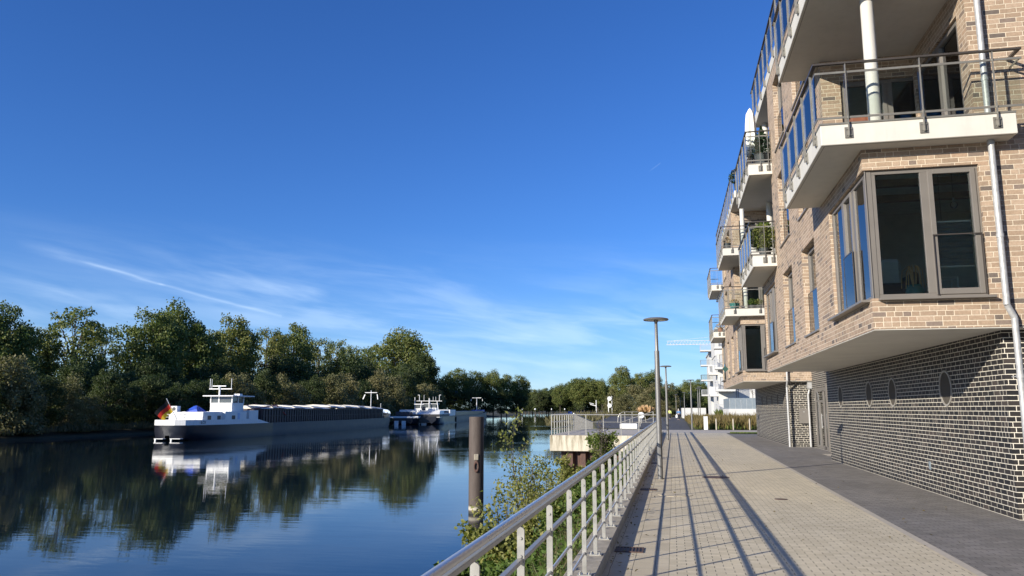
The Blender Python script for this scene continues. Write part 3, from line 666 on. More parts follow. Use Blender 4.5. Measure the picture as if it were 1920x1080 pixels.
# entrance block between the two
EN=empty('entrance_block',(6.2,31,0),'low dark brick entrance block with glazed door between the two brick buildings','building')
def loc(mb,e): 
    l=e.location; mb.v=[(a-l.x,b-l.y,c-l.z) for a,b,c in mb.v]; return mb
loc(MB().wall('x',6.2,.3,28.51,P_+13.73,-.05,3.4,[(33.9,37.1,.02,2.62)]),EN).build('wall','darkbrick',EN)
loc(MB().box(6.19,12,28.52,P_+13.72,3.401,3.6),EN).build('roof','zinc',EN)
dr=loc(MB().box(6.22,6.30,33.9,34.05,.02,2.62).box(6.22,6.30,35.0,35.22,.02,2.5).box(6.22,6.30,36.95,37.1,.02,2.62).box(6.22,6.30,34.05,36.95,2.45,2.62).box(6.22,6.30,35.22,36.95,2.0,2.08).box(6.21,6.29,36.0,36.2,.02,2.0).box(6.22,6.30,34.05,36.95,.02,.14).box(6.10,6.2,33.7,33.9,.0,2.75),EN).build('door_frame','frame',EN)
loc(MB().box(6.25,6.256,34.05,36.95,.14,2.45),EN).build('glass','glass',dr)
loc(MB().tube((6.16,35.32,.9),(6.16,35.32,1.5),.015).box(6.16,6.22,35.31,35.33,.95,.97).box(6.16,6.22,35.31,35.33,1.43,1.45),EN).build('handle','zinc',dr)
loc(MB().box(7.5,7.6,28.6,37.6,0,3.3),EN).build('inner_wall','interior',EN)
tag(MB().add([(5.5,30.6,.004),(6.1,30.6,.004),(6.1,32,.004),(5.5,32,.004)],[(0,1,2,3)]).build('door_mat','crossband',normals=False),'pale rectangular slab set in the dark paving before the entrance','slab')
tag(MB().box(5.188,5.197,17.85,17.97,.46,.62).build('wall_sticker','fencepanel'),'small blue sticker low on the dark brick wall','sticker')

# ---- things inside the near corner window
for i,(x,y,z,t_) in enumerate(((4.35,14.0,4.95,'left'),(4.55,14.0,4.72,'lowest'),(4.8,14.1,5.15,'right'))):
    e=empty('pendant_lamp',(x,y,z),f'{ {"left":"leftmost","lowest":"lowest, middle","right":"highest, rightmost"}[t_]} of the three clear bulbs hanging behind the corner window','pendant lamp','bulbs hanging behind the corner window')
    MB().tube((0,0,.09),(0,0,5.79-z),.003,n=5).build('cord','black',e)
    MB().tube((0,0,.05),(0,0,.12),.014,n=8).build('socket','zinc',e)
    MB().lathe([(.0,-.065),(.035,-.055),(.06,-.02),(.062,.01),(.045,.045),(.014,.06)],n=16).build('bulb','railglass',e,smooth=True)
bl=empty('pleated_blind',(4.28,13.55,4.0),'dark pleated blind covering the middle of the right pane of the corner window','blind')
c=MB()
for k in range(22): 
    z=k*.033; c.add([(0,0 if k%2 else .018,z),(.56,0 if k%2 else .018,z),(.56,.018 if k%2 else 0,z+.033),(0,.018 if k%2 else 0,z+.033)],[(0,1,2,3)])
M['blind']=simple('blind_fabric',(.13,.16,.17),.8); c.build('fabric','blind',bl,normals=False); MB().box(-.0,.56,-.01,.03,.727,.75).box(-.0,.56,-.01,.03,-.02,.0).build('slat_rail','shipwhite',bl)
vs_=empty('vase',(3.95,13.75,3.44),'clear ribbed vase with trailing dry stems behind the left pane of the corner window','vase')
MB().lathe([(.06,0),(.10,.02),(.11,.12),(.085,.2),(.09,.21)],n=14).build('bowl','turq',vs_,smooth=True)
g=MB()
for k in range(26):
    a=k*.7; r=.10+.03*math.sin(k*2.1)
    pts=[(.02*math.cos(a),.02*math.sin(a),.2),(.05*math.cos(a),.05*math.sin(a),.46),(r*math.cos(a),r*math.sin(a),.40),(r*1.15*math.cos(a+.1),r*1.15*math.sin(a+.1),.18)]
    g.path(pts,.0045,5)
g.build('dry_stems','plume',vs_); vs_.scale=(1.35,1.35,1.3); vs_.location.y=13.66
ch=empty('armchair',(3.75,14.6,3.44),'dark cushioned armchair inside the corner window, behind the vase','armchair')
MB().box(-.35,.35,-.35,.35,.15,.42).build('seat','pot',ch,bevel=.05); MB().box(-.36,.36,.25,.42,.2,.95).build('backrest','interior',ch,bevel=.06)
MB().box(-.45,-.35,-.35,.35,.1,.6).box(.35,.45,-.35,.35,.1,.6).build('armrest','pot',ch,bevel=.03)
sh=empty('metal_frame_stand',(4.42,14.1,3.44),'white wire frame stand inside the right pane under the blind','stand')
g=MB()
for x in (0,.34):
    for y in (0,.3): g.tube((x,y,0),(x,y,.46),.011,n=6)
for z in (.03,.25,.46):
    for y in (0,.3): g.tube((0,y,z),(.34,y,z),.011,n=6)
    for x in (0,.34): g.tube((x,0,z),(x,.3,z),.011,n=6)
g.build('frame','shipwhite',sh)
# wooden cabinet standing on the near loggia
cb=empty('wooden_cabinet',(3.66,16.0,FL[1]+.36),'brown wooden cupboard against the back wall of the near balcony','cupboard')
MB().box(0,.52,-.22,.0,0,1.15).build('body','wood',cb,bevel=.01); MB().box(.01,.255,-.235,-.222,.03,1.1).box(.265,.51,-.235,-.222,.03,1.1).build('door','wood',cb)
tag(MB().box(3.34,3.44,15.98,16.19,FL[1]+.75,FL[1]+.86).build('wall_light','frame'),'small dark wall light on the brick at the back of the near balcony','wall light')

# ================================================================== PROMENADE RAILING
RX=-.93
RL=empty('railing',(RX,0,.125),'long light grey metal railing on the kerb between the promenade and the river','railing')
def flat(mb): return loc(mb,RL)
Y0,Y1=-1.2,57.2
flat(MB().tube((RX+.042,Y0,1.096),(RX+.042,Y1,1.096),.0215,n=20)).build('handrail','handrail',RL,smooth=True)
flat(MB().box(RX+.026,RX+.056,Y0,Y1,1.036,1.062)).build('handrail_beam','rail',RL,bevel=.004)
flat(MB().box(RX+.022,RX+.060,Y0,Y1,.83,.855)).build('middle_bar','rail',RL,bevel=.004)
for z in (.57,.33): flat(MB().tube((RX+.045,Y0,z),(RX+.045,Y1,z),.0125,n=10)).build('rail_tube','handrail',RL,smooth=True)
k=0; first_post=None
ppY=[8.80-9*1.065+i*1.065 for i in range(55)]
pm=MB().prism([(-.026,-.006),(.026,-.006),(.026,.006),(-.026,.006)],.012,.86)
pm.v+= []; 
def post_mesh():
    m=MB()
    m.loft([[(-.022,-.006,.012),(.022,-.006,.012),(.022,.006,.012),(-.022,.006,.012)],[(-.022,-.006,.885),(.022,-.006,.885),(.022,.006,.885),(-.022,.006,.885)],[(-.01,-.006,.905),(.012,-.006,.905),(.012,.006,.905),(-.01,.006,.905)]],close=True)
    for z in (.74,.84): m.tube((.0,-.008,z),(0,-.014,z),.009,n=8)
    return m
pbase=MB().box(-.065,.065,-.05,.05,0,.012)
for sx in (-.045,.045):
    for sy in (-.03,.03): pbase.tube((sx,sy,.012),(sx,sy,.034),.008,n=6)
p0=b0=None
for i,y in enumerate(ppY):
    if y>Y1: break
    if p0 is None:
        p0=post_mesh().build('post','rail',RL,bevel=.0015); b0=pbase.build('base_plate','rail',p0)
        p0.location=(.045,y,0)
    else:
        p=p0.copy(); COL.objects.link(p); p.location=(.045,y,0); p.parent=RL
        b=b0.copy(); COL.objects.link(b); b.parent=p

# ================================================================== LAMPS
def lamp_proto():
    e=empty('street_lamp',(-.37,19.88,0),'tall grey disc-headed lamp nearest the viewer, standing inside the railing','street lamp','disc-headed lamps along the promenade')
    MB().lathe([(.075,0),(.075,.02),(.066,.03),(.066,1.0),(.062,3.15)],n=20).build('lower_pole','lamp',e,smooth=True)
    MB().lathe([(.058,3.12),(.045,3.17),(.038,3.86),(.06,3.92)],n=16).build('upper_pole','lamp',e,smooth=True)
    MB().lathe([(.0,3.985),(.22,3.985),(.305,3.965),(.32,3.945),(.31,3.925),(.255,3.92),(.25,3.93),(.07,3.935),(.0,3.935)],n=36).build('head','lamp',e,smooth=True)
    MB().lathe([(.07,3.929),(.25,3.924)],n=30).build('lens','lens',e)
    MB().box(-.03,.03,-.074,-.064,.5,.8).build('service_door','lamp',e,bevel=.003)
    return e
L0=lamp_proto(); index_kids()
for (x,y,s,t) in ((-.36,44.4,1.03,'second lamp along the railing, beyond the tallest one'),
    (1.47,67.2,1.04,'lamp at the left edge of the dry meadow, beside the asphalt path'),
    (.55,170,1.2,'small lamp left of the walker in blue, far up the path'),
    (1.78,132,1.12,'lamp just right of the walker in blue'),
    (3.62,112,1.2,'right one of two lamps close together behind the white cabinet'),
    (3.25,108,1.13,'left one of two lamps close together behind the white cabinet'),
    (1.6,195,1.1,'farthest lamp, a thin stick between two others by the far trees'),
    (-1.2,230,1.1,'very small lamp deep in the shade of the right-hand trees')):
    c=copy_tree(L0); c.location=(x,y,0); c.scale=(1,1,s); c['label']=t
# iron covers and drain grates
def disc(name,x,y,r,mat,label,cat):
    e=MB().lathe([(0,.007),(r,.007),(r,.001)],n=28).build(name,mat); e.location=(x,y,0); tag(e,label,cat); return e
disc('manhole_cover',.98,20.6,.34,'asphaltdark','rusty round manhole cover lying across the rail shadows, right of the tall lamp','manhole cover')
disc('manhole_cover',-.02,16.3,.34,'slab','round manhole cover filled with paving, in front of the tall lamp','manhole cover')
disc('manhole_cover',1.95,15.9,.12,'asphaltdark','small round cover alone in the sunny paving','manhole cover')
for x,y,t in ((-.58,9.9,'drain grate nearest the viewer, in the shaded gutter'),(-.58,17.2,'middle drain grate in the gutter'),(-.58,25.5,'farthest drain grate in the gutter, beyond the tall lamp')):
    e=empty('drain_grate',(x,y,0),t,'drain grate','rusty drain grates in the gutter')
    MB().box(-.17,.17,-.17,.17,.001,.004).build('pit','black',e)
    g=MB().box(-.17,-.15,-.17,.17,.004,.012).box(.15,.17,-.17,.17,.004,.012).box(-.15,.15,-.17,-.15,.004,.012).box(-.15,.15,.15,.17,.004,.012)
    for k in range(7): g.box(-.13+k*.04,-.115+k*.04,-.15,.15,.004,.012)
    g.build('grate','asphaltdark',e)

# fallen leaves blown along the kerb: nobody could count them
N=420; xx_=np.where(rng.uniform(size=N)<.6,-.76+rng.exponential(.12,N),rng.uniform(-.7,4.8,N)); yy_=rng.uniform(5,40,N)
lo=leaf_object('fallen_leaves',np.stack([xx_,yy_,np.full(N,.014)],1),rng.uniform(.03,.06,N),'drygrass',shape='leaf',up=3.,aspect=1.1); tag(lo,'small brown leaves fallen on the paving and along the kerb','leaves',kind='stuff')

# ================================================================== MOORING PILE
PL=empty('mooring_pile',(-8.61,33.9,WATER),'thick rusty steel tube standing in the water left of the railing','mooring pile')
MB().lathe([(.33,-2),(.33,4.12),(.32,4.16),(.0,4.17)],n=40).build('tube','pile',PL,smooth=True)
g=MB(); rot=Matrix.Rotation(math.atan2(-33.9,8.61),3,'Z')
def ringpts(c,R1,R2,r,n=20,m=8):
    vs=[];fs=[]
    for i in range(n):
        t=2*math.pi*i/n
        for j in range(m):
            f=2*math.pi*j/m; rr=1+r*math.cos(f)/R1
            vs.append(Vector(c)+rot@Vector((r*math.sin(f),R1*rr*math.cos(t),R2*rr*math.sin(t))))
    for i in range(n):
        for j in range(m): fs.append((i*m+j,((i+1)%n)*m+j,((i+1)%n)*m+(j+1)%m,i*m+(j+1)%m))
    return vs,fs
ctr=rot@Vector((.37,0,0))
g.add(*ringpts((ctr.x,ctr.y,2.02),.085,.20,.028)); g.build('mooring_ring','rust',PL,smooth=True)
g=MB().obox((ctr.x*.93,ctr.y*.93,2.42),(.1,.2,.26),rot); g.build('ring_bracket','concrete',PL,bevel=.02)
# rust-pale paint blotches from an old number are part of the surface
m_=MB(); 
for dz,da in ((3.55,-.28),(3.3,-.24),(3.42,-.05)):
    pass

# ================================================================== VIEWING PLATFORM
VP=empty('viewing_platform',(-4.6,55,0),'stained pale concrete platform jutting over the water at the end of the railing','platform')
def vl(mb): return loc(mb,VP)
vl(MB().box(-8.05,-1.1,51.3,58.2,-1.02,.0)).build('concrete_slab','pier',VP,bevel=.02)
vl(MB().add([(-8.0,51.35,.004),(-1.1,51.35,.004),(-1.1,66,.004),(-8.0,66,.004)],[(0,1,2,3)]).box(-8.05,-1.1,58.21,66,-1,.0)).build('deck','crossband',VP,normals=False)
# sheet piles (trapezoid profile) under the platform
pts=[]; x=-7.3
k=0
while x<-1.2:
    pts+= [(x,52.1),(x+.28,52.1),(x+.42,51.75),(x+.70,51.75),(x+.84,52.1)]; x+=.84
mb=MB()
for (a,b),(c,d) in zip(pts,pts[1:]): mb.add([(a,b,-5),(c,d,-5),(c,d,-1.03),(a,b,-1.03)],[(0,1,2,3)])
ptl=[(-7.3,52.1+ .45*k+0) for k in range(30)]
for k,((a,b),(c,d)) in enumerate(zip(ptl,ptl[1:])): 
    oa=.18 if k%2 else 0; ob=0 if k%2 else .18
    mb.add([(a-oa,b,-5),(c-ob,d,-5),(c-ob,d,-1.03),(a-oa,b,-1.03)],[(0,1,2,3)])
vl(mb).build('sheet_piling','rust',VP,normals=False)
PR=empty('railing',(-7.9,51.45,0),'pale bar railing round the concrete viewing platform','railing')
def pl(mb): return loc(mb,PR)
zt=1.33
def railrun(a,b,n,zs=(.40,.86),za=0,zb=0,top=zt,skip0=False):
    a=Vector(a);b=Vector(b)
    A=lambda z:(a.x,a.y,a.z+z); B=lambda z:(b.x,b.y,b.z+z)
    pl(MB().tube(A(top),B(top),.035,n=8)).build('top_rail','rail',PR)
    for z in zs: pl(MB().tube(A(z),B(z),.018,n=6)).build('rail_tube','rail',PR)
    for i in range(1 if skip0 else 0,n+1):
        p=a.lerp(b,i/n); pl(MB().box(p.x-.028,p.x+.028,p.y-.028,p.y+.028,p.z,p.z+top)).build('post','rail',PR)
railrun((-7.95,51.45,0),(-1.1,51.45,0),6)
railrun((-7.95,51.45,0),(-7.95,62.8,0),9,skip0=True)
ST=empty('stair_railing',(-7.9,62.8,0),'close-barred pale railing running down the steps behind the platform','railing')
mb=MB(); a=Vector((-7.9,62.9,0)); b=Vector((-6.9,68.,-.75))
for i in range(34):
    p=a.lerp(b,i/33); mb.box(p.x-.03,p.x+.03,p.y-.03,p.y+.03,-.3,p.z+1.33)
loc(mb,ST).build('bars','rail',ST)
loc(MB().tube(a+Vector((0,0,1.35)),b+Vector((0,0,1.35)),.04,n=8),ST).build('top_rail','rail',ST)
# rounded railing above the lower terrace
RR=empty('railing',(-5.5,98,0),'thin railing with rounded ends on the lower terrace, in front of the trees','railing')
g=MB(); pts=[(-6.9,99,0),(-6.85,99,.7),(-6.6,99,1.15),(-6.2,99,1.35)]+[(-6.2+.6*k,99,1.35) for k in range(1,4)]+[(-3.8,99,1.15),(-3.5,99,.7),(-3.4,99,0)]
g.path(pts,.035,6); 
for k in range(3): g.tube((-6.+k*.9,99,0),(-6.+k*.9,99,1.35),.03,n=6)
g.tube((-6.8,99,.7),(-3.5,99,.7),.02,n=6); loc(g,RR).build('bars','rail',RR)
SR=empty('handrail',(-3.2,80,0),'slanting pale double handrail on the ramp left of the pampas grass','handrail')
g=MB().path([(-5.3,79,.35),(-3.3,79,1.05),(-2.0,79,1.45)],.035,6).path([(-4.4,79,.1),(-3.0,79,.55),(-2.0,79,.85)],.03,6)
for x,z in ((-4.3,.7),(-3.3,1.05),(-2.,1.45)): g.tube((x,79,0),(x,79,z),.03,n=6)
loc(g,SR).build('bars','rail',SR)
tag(MB().box(-.75,.75,-.3,.3,0,.42).box(-.7,.7,-.25,.25,.42,.45).build('concrete_bench','shipwhite',loc=(-3.9,69.5,0),bevel=.03),'low white concrete block bench on the terrace behind the platform','bench')
lb=empty('lifebuoy_cabinet',(-3.85,96,0),'white lifebuoy housing on a post near the rounded railing','lifebuoy')
MB().lathe([(.05,0),(.05,.5)],n=8).build('post','rail',lb)
MB().loft([[(r*math.cos(2*math.pi*i/20),yy_,.95+r*math.sin(2*math.pi*i/20)) for i in range(20)] for r,yy_ in ((.34,-.1),(.39,-.04),(.39,.06),(.34,.1))],close=True).build('housing','shipwhite',lb)
tag(MB().box(-.16,.16,-.11,.11,0,1.05).box(-.18,.18,-.13,.13,1.05,1.10).build('electric_cabinet','shipwhite',loc=(2.58,67.0,0),bevel=.015),'narrow white electric cabinet at the edge of the dry meadow','cabinet')
bd=None
for x,t in ((3.42,'left'),(4.78,'middle'),(6.08,'right')):
    o=MB().lathe([(.055,0),(.055,.82),(.0,.98)],n=8).build('wooden_stake','wood' if 0 else 'crossband',loc=(x,67.1,0)) if bd is None else bd.copy()
    if bd is not None: COL.objects.link(o); o.location=(x,67.1,0)
    else: bd=o
    tag(o,f'{t} one of three pale pointed stakes in front of the dry meadow','stake','pale stakes before the dry meadow')

# ================================================================== SHIPS
def hull_rings(L,B,prof,xs):
    """rings across the hull; prof(s)-> (half beam at deck, half beam at water, top z), section from port rail round the keel to starboard rail"""
    R_=[]
    for s in xs:
        hb,hw,zt,zb=prof(s)
        R_.append([(-hb,s,zt),(-hb*.99,s,zt*.55),(-hw,s,.15),(-hw*.9,s,zb),(hw*.9,s,zb),(hw,s,.15),(hb*.99,s,zt*.55),(hb,s,zt)])
    return R_
HD=math.atan2(-.0637,.998)      # heading of the barge, bow away from the viewer
def barge(name,loc_,rz,label,L=96.5,beam=9.5,white_stern=True):
    e=empty(name,loc_,label,'cargo ship',rz=rz); hb=beam/2
    def prof(s):
        a=min(1,(s+.6)/9.5); k=math.sqrt(max(.0,1-(1-a)**2)) if a<1 else 1
        b=max(0.,(s-(L-11))/11.); kb=math.sqrt(max(.0,1-b**2.2)) if b<1 else .02
        wd=hb*(.22+.78*k)*max(kb,.04); ww=hb*(.08+.92*k)*max(kb*.92 if b>0 else 1,.03)
        zt=2.2+ .0*s + (1.6*max(0,(s-(L-14))/14)**1.5)
        zb=-1.2+ (1.15*(1-a)**1.2 if a<1 else 0)
        if s<1.2: zb=.5-(s*.4)
        return wd,ww,zt,zb
    xs=[-.6,0,.6,1.5,3,5,7,9,12,20,40,60,L-11,L-8,L-5,L-3,L-1.5,L-.5,L]
    st=[x for x in xs if x<=23]+[23]
    MB().loft(hull_rings(L,beam,prof,st),close=False).build('stern_hull','hullnavy',e,smooth=True)
    MB().loft(hull_rings(L,beam,prof,[23.001]+[x for x in xs if x>23]),close=False).build('cargo_hull','hullgrey',e,smooth=True)
    # deck, rubbing strake
    MB().loft([[(-prof(s)[0]*.98,s,2.12),(prof(s)[0]*.98,s,2.12)] for s in xs if s<=L-12],caps=False).build('deck','hullgrey',e,normals=False)
    # white bulwark at the stern, ends in a point at s=29
    mb=MB(); ss=[-.6,0,.6,1.5,3,5,7,9,12,15,18,21.5]
    for sg in (-1,1):
        for a,b in zip(ss,ss[1:]):
            ha=.75 if a<17 else .75*(21.5-a)/4.5; hb_=.75 if b<17 else .75*(21.5-b)/4.5
            wa,wb=prof(a)[0]+.03,prof(b)[0]+.03
            mb.add([(sg*wa,a,2.18),(sg*wb,b,2.18),(sg*wb*1.0,b,2.18+hb_+.02),(sg*wa,a,2.18+ha)],[(0,1,2,3)])
    w0=prof(-.6)[0]+.03; mb.add([(-w0,-.61,2.18),(w0,-.61,2.18),(w0,-.61,2.93),(-w0,-.61,2.93)],[(0,1,2,3)])
    bw=mb.build('bulwark','shipwhite',e,normals=False)
    # lettering too small to read more than a few dark strokes in the photograph
    try:
        cu=bpy.data.curves.new('lettering','FONT'); cu.body='LOPE'; cu.size=.62; cu.extrude=.01; to=bpy.data.objects.new('tmp',cu); COL.objects.link(to)
        me=bpy.data.meshes.new_from_object(to.evaluated_get(bpy.context.evaluated_depsgraph_get())); bpy.data.objects.remove(to)
        me.materials.clear(); me.materials.append(M['pot']); me.name='ship_name'
        lt=bpy.data.objects.new('ship_name',me); COL.objects.link(lt); lt.parent=bw
        a_=math.atan2(prof(5)[0]-prof(2.2)[0],2.8); lt.matrix_local=Matrix.Translation((prof(1.9)[0]+.10,1.9,2.36))@Matrix.Rotation(math.pi/2-a_,4,'Z')@Matrix.Rotation(math.pi/2,4,'X')
    except Exception as ex: print('text',ex)
    # aft deckhouse, lower
    mb=MB().box(-2.4,3.2,3.2,9.,2.15,4.08); mb.build('aft_deckhouse','shipwhite',e,bevel=.08)
    w_=MB().box(-3.6,3.75,8.6,15.4,2.16,4.12).build('deckhouse','shipwhite',e,bevel=.06)
    for k,s in enumerate((4.4,7.2)): MB().box(3.18,3.24,s,s+.95,2.75,3.5).build('window','shipglass',e)
    MB().box(3.73,3.79,10.6,11.6,2.75,3.5).build('window','shipglass',e)
    MB().box(3.73,3.79,12.4,13.1,2.3,3.9).build('door','paleblue',e)
    # wheelhouse
    wh=MB().box(-1.2,2.6,12.6,16.4,4.12,5.5).build('wheelhouse','shipwhite',e,bevel=.04)
    gl=MB().loft([[(-1.1,12.7,5.5),(2.5,12.7,5.5),(2.5,16.3,5.5),(-1.1,16.3,5.5)],[(-1.05,12.75,6.5),(2.45,12.75,6.5),(2.5,16.5,6.5),(-1.05,16.5,6.5)]],close=True).build('wheelhouse_glass','shipglass',wh)
    for s in (12.66,16.36):
        for x in (-1.14,2.54): MB().box(x-.08,x+.08,s-.08,s+.08,5.45,6.55).build('window_post','shipwhite',wh)
    MB().box(.15,.35,12.62,12.78,5.45,6.55).build('window_post','shipwhite',wh); MB().box(2.46,2.6,14.5,14.7,5.45,6.55).build('window_post','shipwhite',wh)
    MB().box(-2.1,3.2,11.7,19.0,6.5,6.68).build('roof','shipwhite',wh,bevel=.05)
    mb=MB().tube((.1,13.,6.68),(.1,13.,8.0),.15).box(-1.7,2.2,12.9,13.1,7.65,7.8).box(-.9,1.4,12.5,12.7,8.1,8.26).tube((.1,12.9,7.7),(.1,12.9,8.2),.18)
    mb.tube((-1.6,13.,7.7),(-1.6,13.,9.4),.05).tube((2.1,13.,7.7),(2.1,13.,9.4),.05).tube((-1.3,13.,7.7),(-1.3,13.,9.3),.04).build('radar_mast','shipwhite',e)
    MB().box(1.,2.,16,17,6.69,7.0).build('roof_lamp','shipwhite',wh)
    # clutter on the aft deck
    ac=MB().box(-2.2,-1.2,3.4,4.3,4.09,4.95).build('air_conditioner','shipwhite',e,bevel=.03); MB().lathe([(0,0),(.28,0)],n=16).build('fan','pot',ac).matrix_local=Matrix.Translation((-1.7,3.39,4.52))@Matrix.Rotation(math.pi/2,4,'X')
    mb=MB().loft([[(-.6,4.6,4.1),(1.4,4.6,4.1),(1.4,7.2,4.1),(-.6,7.2,4.1)],[(-.3,5.,4.5),(1.1,4.8,4.55),(1.,6.6,4.6),(-.3,6.6,4.55)],[(.3,5.4,4.95),(.8,5.3,5.05),(.7,5.9,4.95),(.35,5.9,4.9)]],close=True); mb.build('tarpaulin','blue',e)
    mb=MB()
    for s in (8.,8.7,9.4,10.1,11.,11.9): mb.tube((2.6,s,4.1),(2.6,s,5.0),.035,n=6)
    mb.tube((2.6,8.,5.0),(2.6,11.9,5.0),.035,n=6).tube((2.6,8.,4.6),(2.6,11.9,4.6),.025,n=6)
    mb.build('deck_railing','shipwhite',e)
    mb=MB()
    for x,s in ((-1.6,.8),(-.9,-.2),(0,-.45),(.9,-.2),(1.7,.8),(2.4,2.4)): mb.tube((x,s,2.9),(x,s,3.75),.035,n=6)
    P__=[(-1.6,.8,3.75),(-.9,-.2,3.75),(0,-.45,3.75),(.9,-.2,3.75),(1.7,.8,3.75),(2.4,2.4,3.75)]; mb.path(P__,.03,6).path([(a,b,c-.4) for a,b,c in P__],.025,6)
    mb.build('stern_railing','shipwhite',e)
    # flag on its staff
    fs=MB().tube((.6,.7,2.9),(-.1,-1.2,6.0),.05,n=8).build('flagstaff','shipwhite',e)
    for j,(mt,nm) in enumerate((('black','black_stripe'),('flagred','red_stripe'),('flaggold','gold_stripe'))):
        g=[]
        for i in range(9):
            t=i/8; row=[]
            for q in (0,1):
                v=(j+q)/3
                top=Vector((-.1,-1.15,5.9)).lerp(Vector((.30,-.1,4.2)),v)
                off=Vector((-1.5,-.2,-1.9))*t*(1.05-.25*v)+Vector((.12*math.sin(t*5+v*2),.10*math.sin(t*7),0))
                row.append(top+off)
            g.append(row)
        MB().loft(g,caps=False).build(nm,mt,fs,normals=False)
    # stern anchor, fenders and marks
    MB().box(2.9,3.2,2.2,3.2,.9,1.02).obox((3.15,3.0,1.35),(.12,.16,1.3),Matrix.Rotation(R(-40),3,'X')).build('anchor','shipwhite',e)
    MB().box(-1.6,-.2,-1.3,-.5,.25,.33).box(-1.5,-1.3,-1.3,-1.1,-.5,.25).box(.6,2.2,-.9,-.1,.25,.33).box(.7,.9,-.9,-.7,-.5,.25).build('rudder_frame','shipwhite',e)
    # hold coaming and hatch covers
    c0,c1=20.5,L-10
    co_=MB().box(-hb+.95,hb-.95,c0,c1,2.13,4.55).build('coaming','coaming',e)
    mb=MB()
    for k in range(int((c1-c0)/1.05)): s=c0+.4+k*1.05; mb.box(hb-.95,hb-.80,s,s+.10,2.14,4.5)
    mb.box(hb-.95,hb-.72,c0,c1,4.46,4.56).box(hb-.95,hb-.78,c0,c1,3.3,3.36).build('coaming_ribs','coaming',co_)
    mb=MB(); n_h=15; dl=(c1-c0)/n_h
    for k in range(n_h):
        a=c0+k*dl; b=a+dl-.18; z=4.57+(.16 if k%2 else 0)+(.18 if k in (7,8,9,10,11) else 0)
        for q in range(5):
            a2=a+(b-a)*q/5; b2=a+(b-a)*(q+1)/5-.04
            mb.loft([[(-hb+.8,a2,z),(-hb+1.6,a2,z+.30),(0,a2,z+.55),(hb-1.6,a2,z+.30),(hb-.8,a2,z)],[(-hb+.8,b2,z),(-hb+1.6,b2,z+.30),(0,b2,z+.55),(hb-1.6,b2,z+.30),(hb-.8,b2,z)]],close=True)
    mb.build('hatch_covers','hatch',e)
    MB().box(-hb+1.2,hb-1.2,16.6,19.8,2.6,4.3).build('forward_locker','shipwhite',e,bevel=.03)
    MB().tube((hb-1.2,16,4.4),(hb-1.4,27,5.2),.10,n=8).tube((hb-1.4,27,5.2),(hb-.7,29.5,3.4),.09,n=8).tube((-1,17,4.6),(-1,28,5.35),.1,n=8).build('gantry_rail','redpaint',e)
    # bow
    mb=MB()
    for sg in (-1,1):
        ss=[L-8.2,L-6,L-4,L-2.5,L-1,L]
        for a,b in zip(ss,ss[1:]):
            ha,hb2=[(.02+.85*(q-(L-8.2))/8.2) for q in (a,b)]
            pa,pb=prof(a),prof(b); mb.add([(sg*(pa[0]+.03),a,pa[2]-.15),(sg*(pb[0]+.03),b,pb[2]-.15),(sg*(pb[0]+.03),b,pb[2]+hb2-.1),(sg*(pa[0]+.03),a,pa[2]+ha-.1)],[(0,1,2,3)])
    mb.build('bow_bulwark','paleblue',e,normals=False)
    MB().box(-2.6,2.6,c1+.1,c1+2.6,2.2,4.75).build('bow_cabin','shipwhite',e,bevel=.05)
    MB().tube((0,L-8.6,4.6),(0,L-8.6,9.2),.09).box(-1.6,1.6,L-8.7,L-8.5,8.6,8.75).obox((-1.9,L-8.6,7.6),(.25,.05,1.3),Matrix.Rotation(R(25),3,'Y')).obox((1.7,L-8.6,7.6),(.2,.05,1.3),Matrix.Rotation(R(-8),3,'Y')).tube((.8,L-3,4.3),(.8,L-3,6.),.06).build('bow_mast','shipwhite',e)
    return e
M['flagred']=simple('flag_red',(.75,.04,.02),.8); M['flaggold']=simple('flag_gold',(.95,.60,.03),.8)
barge('cargo_barge',(-71.35,101.2,WATER),R(3.0),'long blue-grey cargo barge with white wheelhouse and black-red-gold flag at its stern')

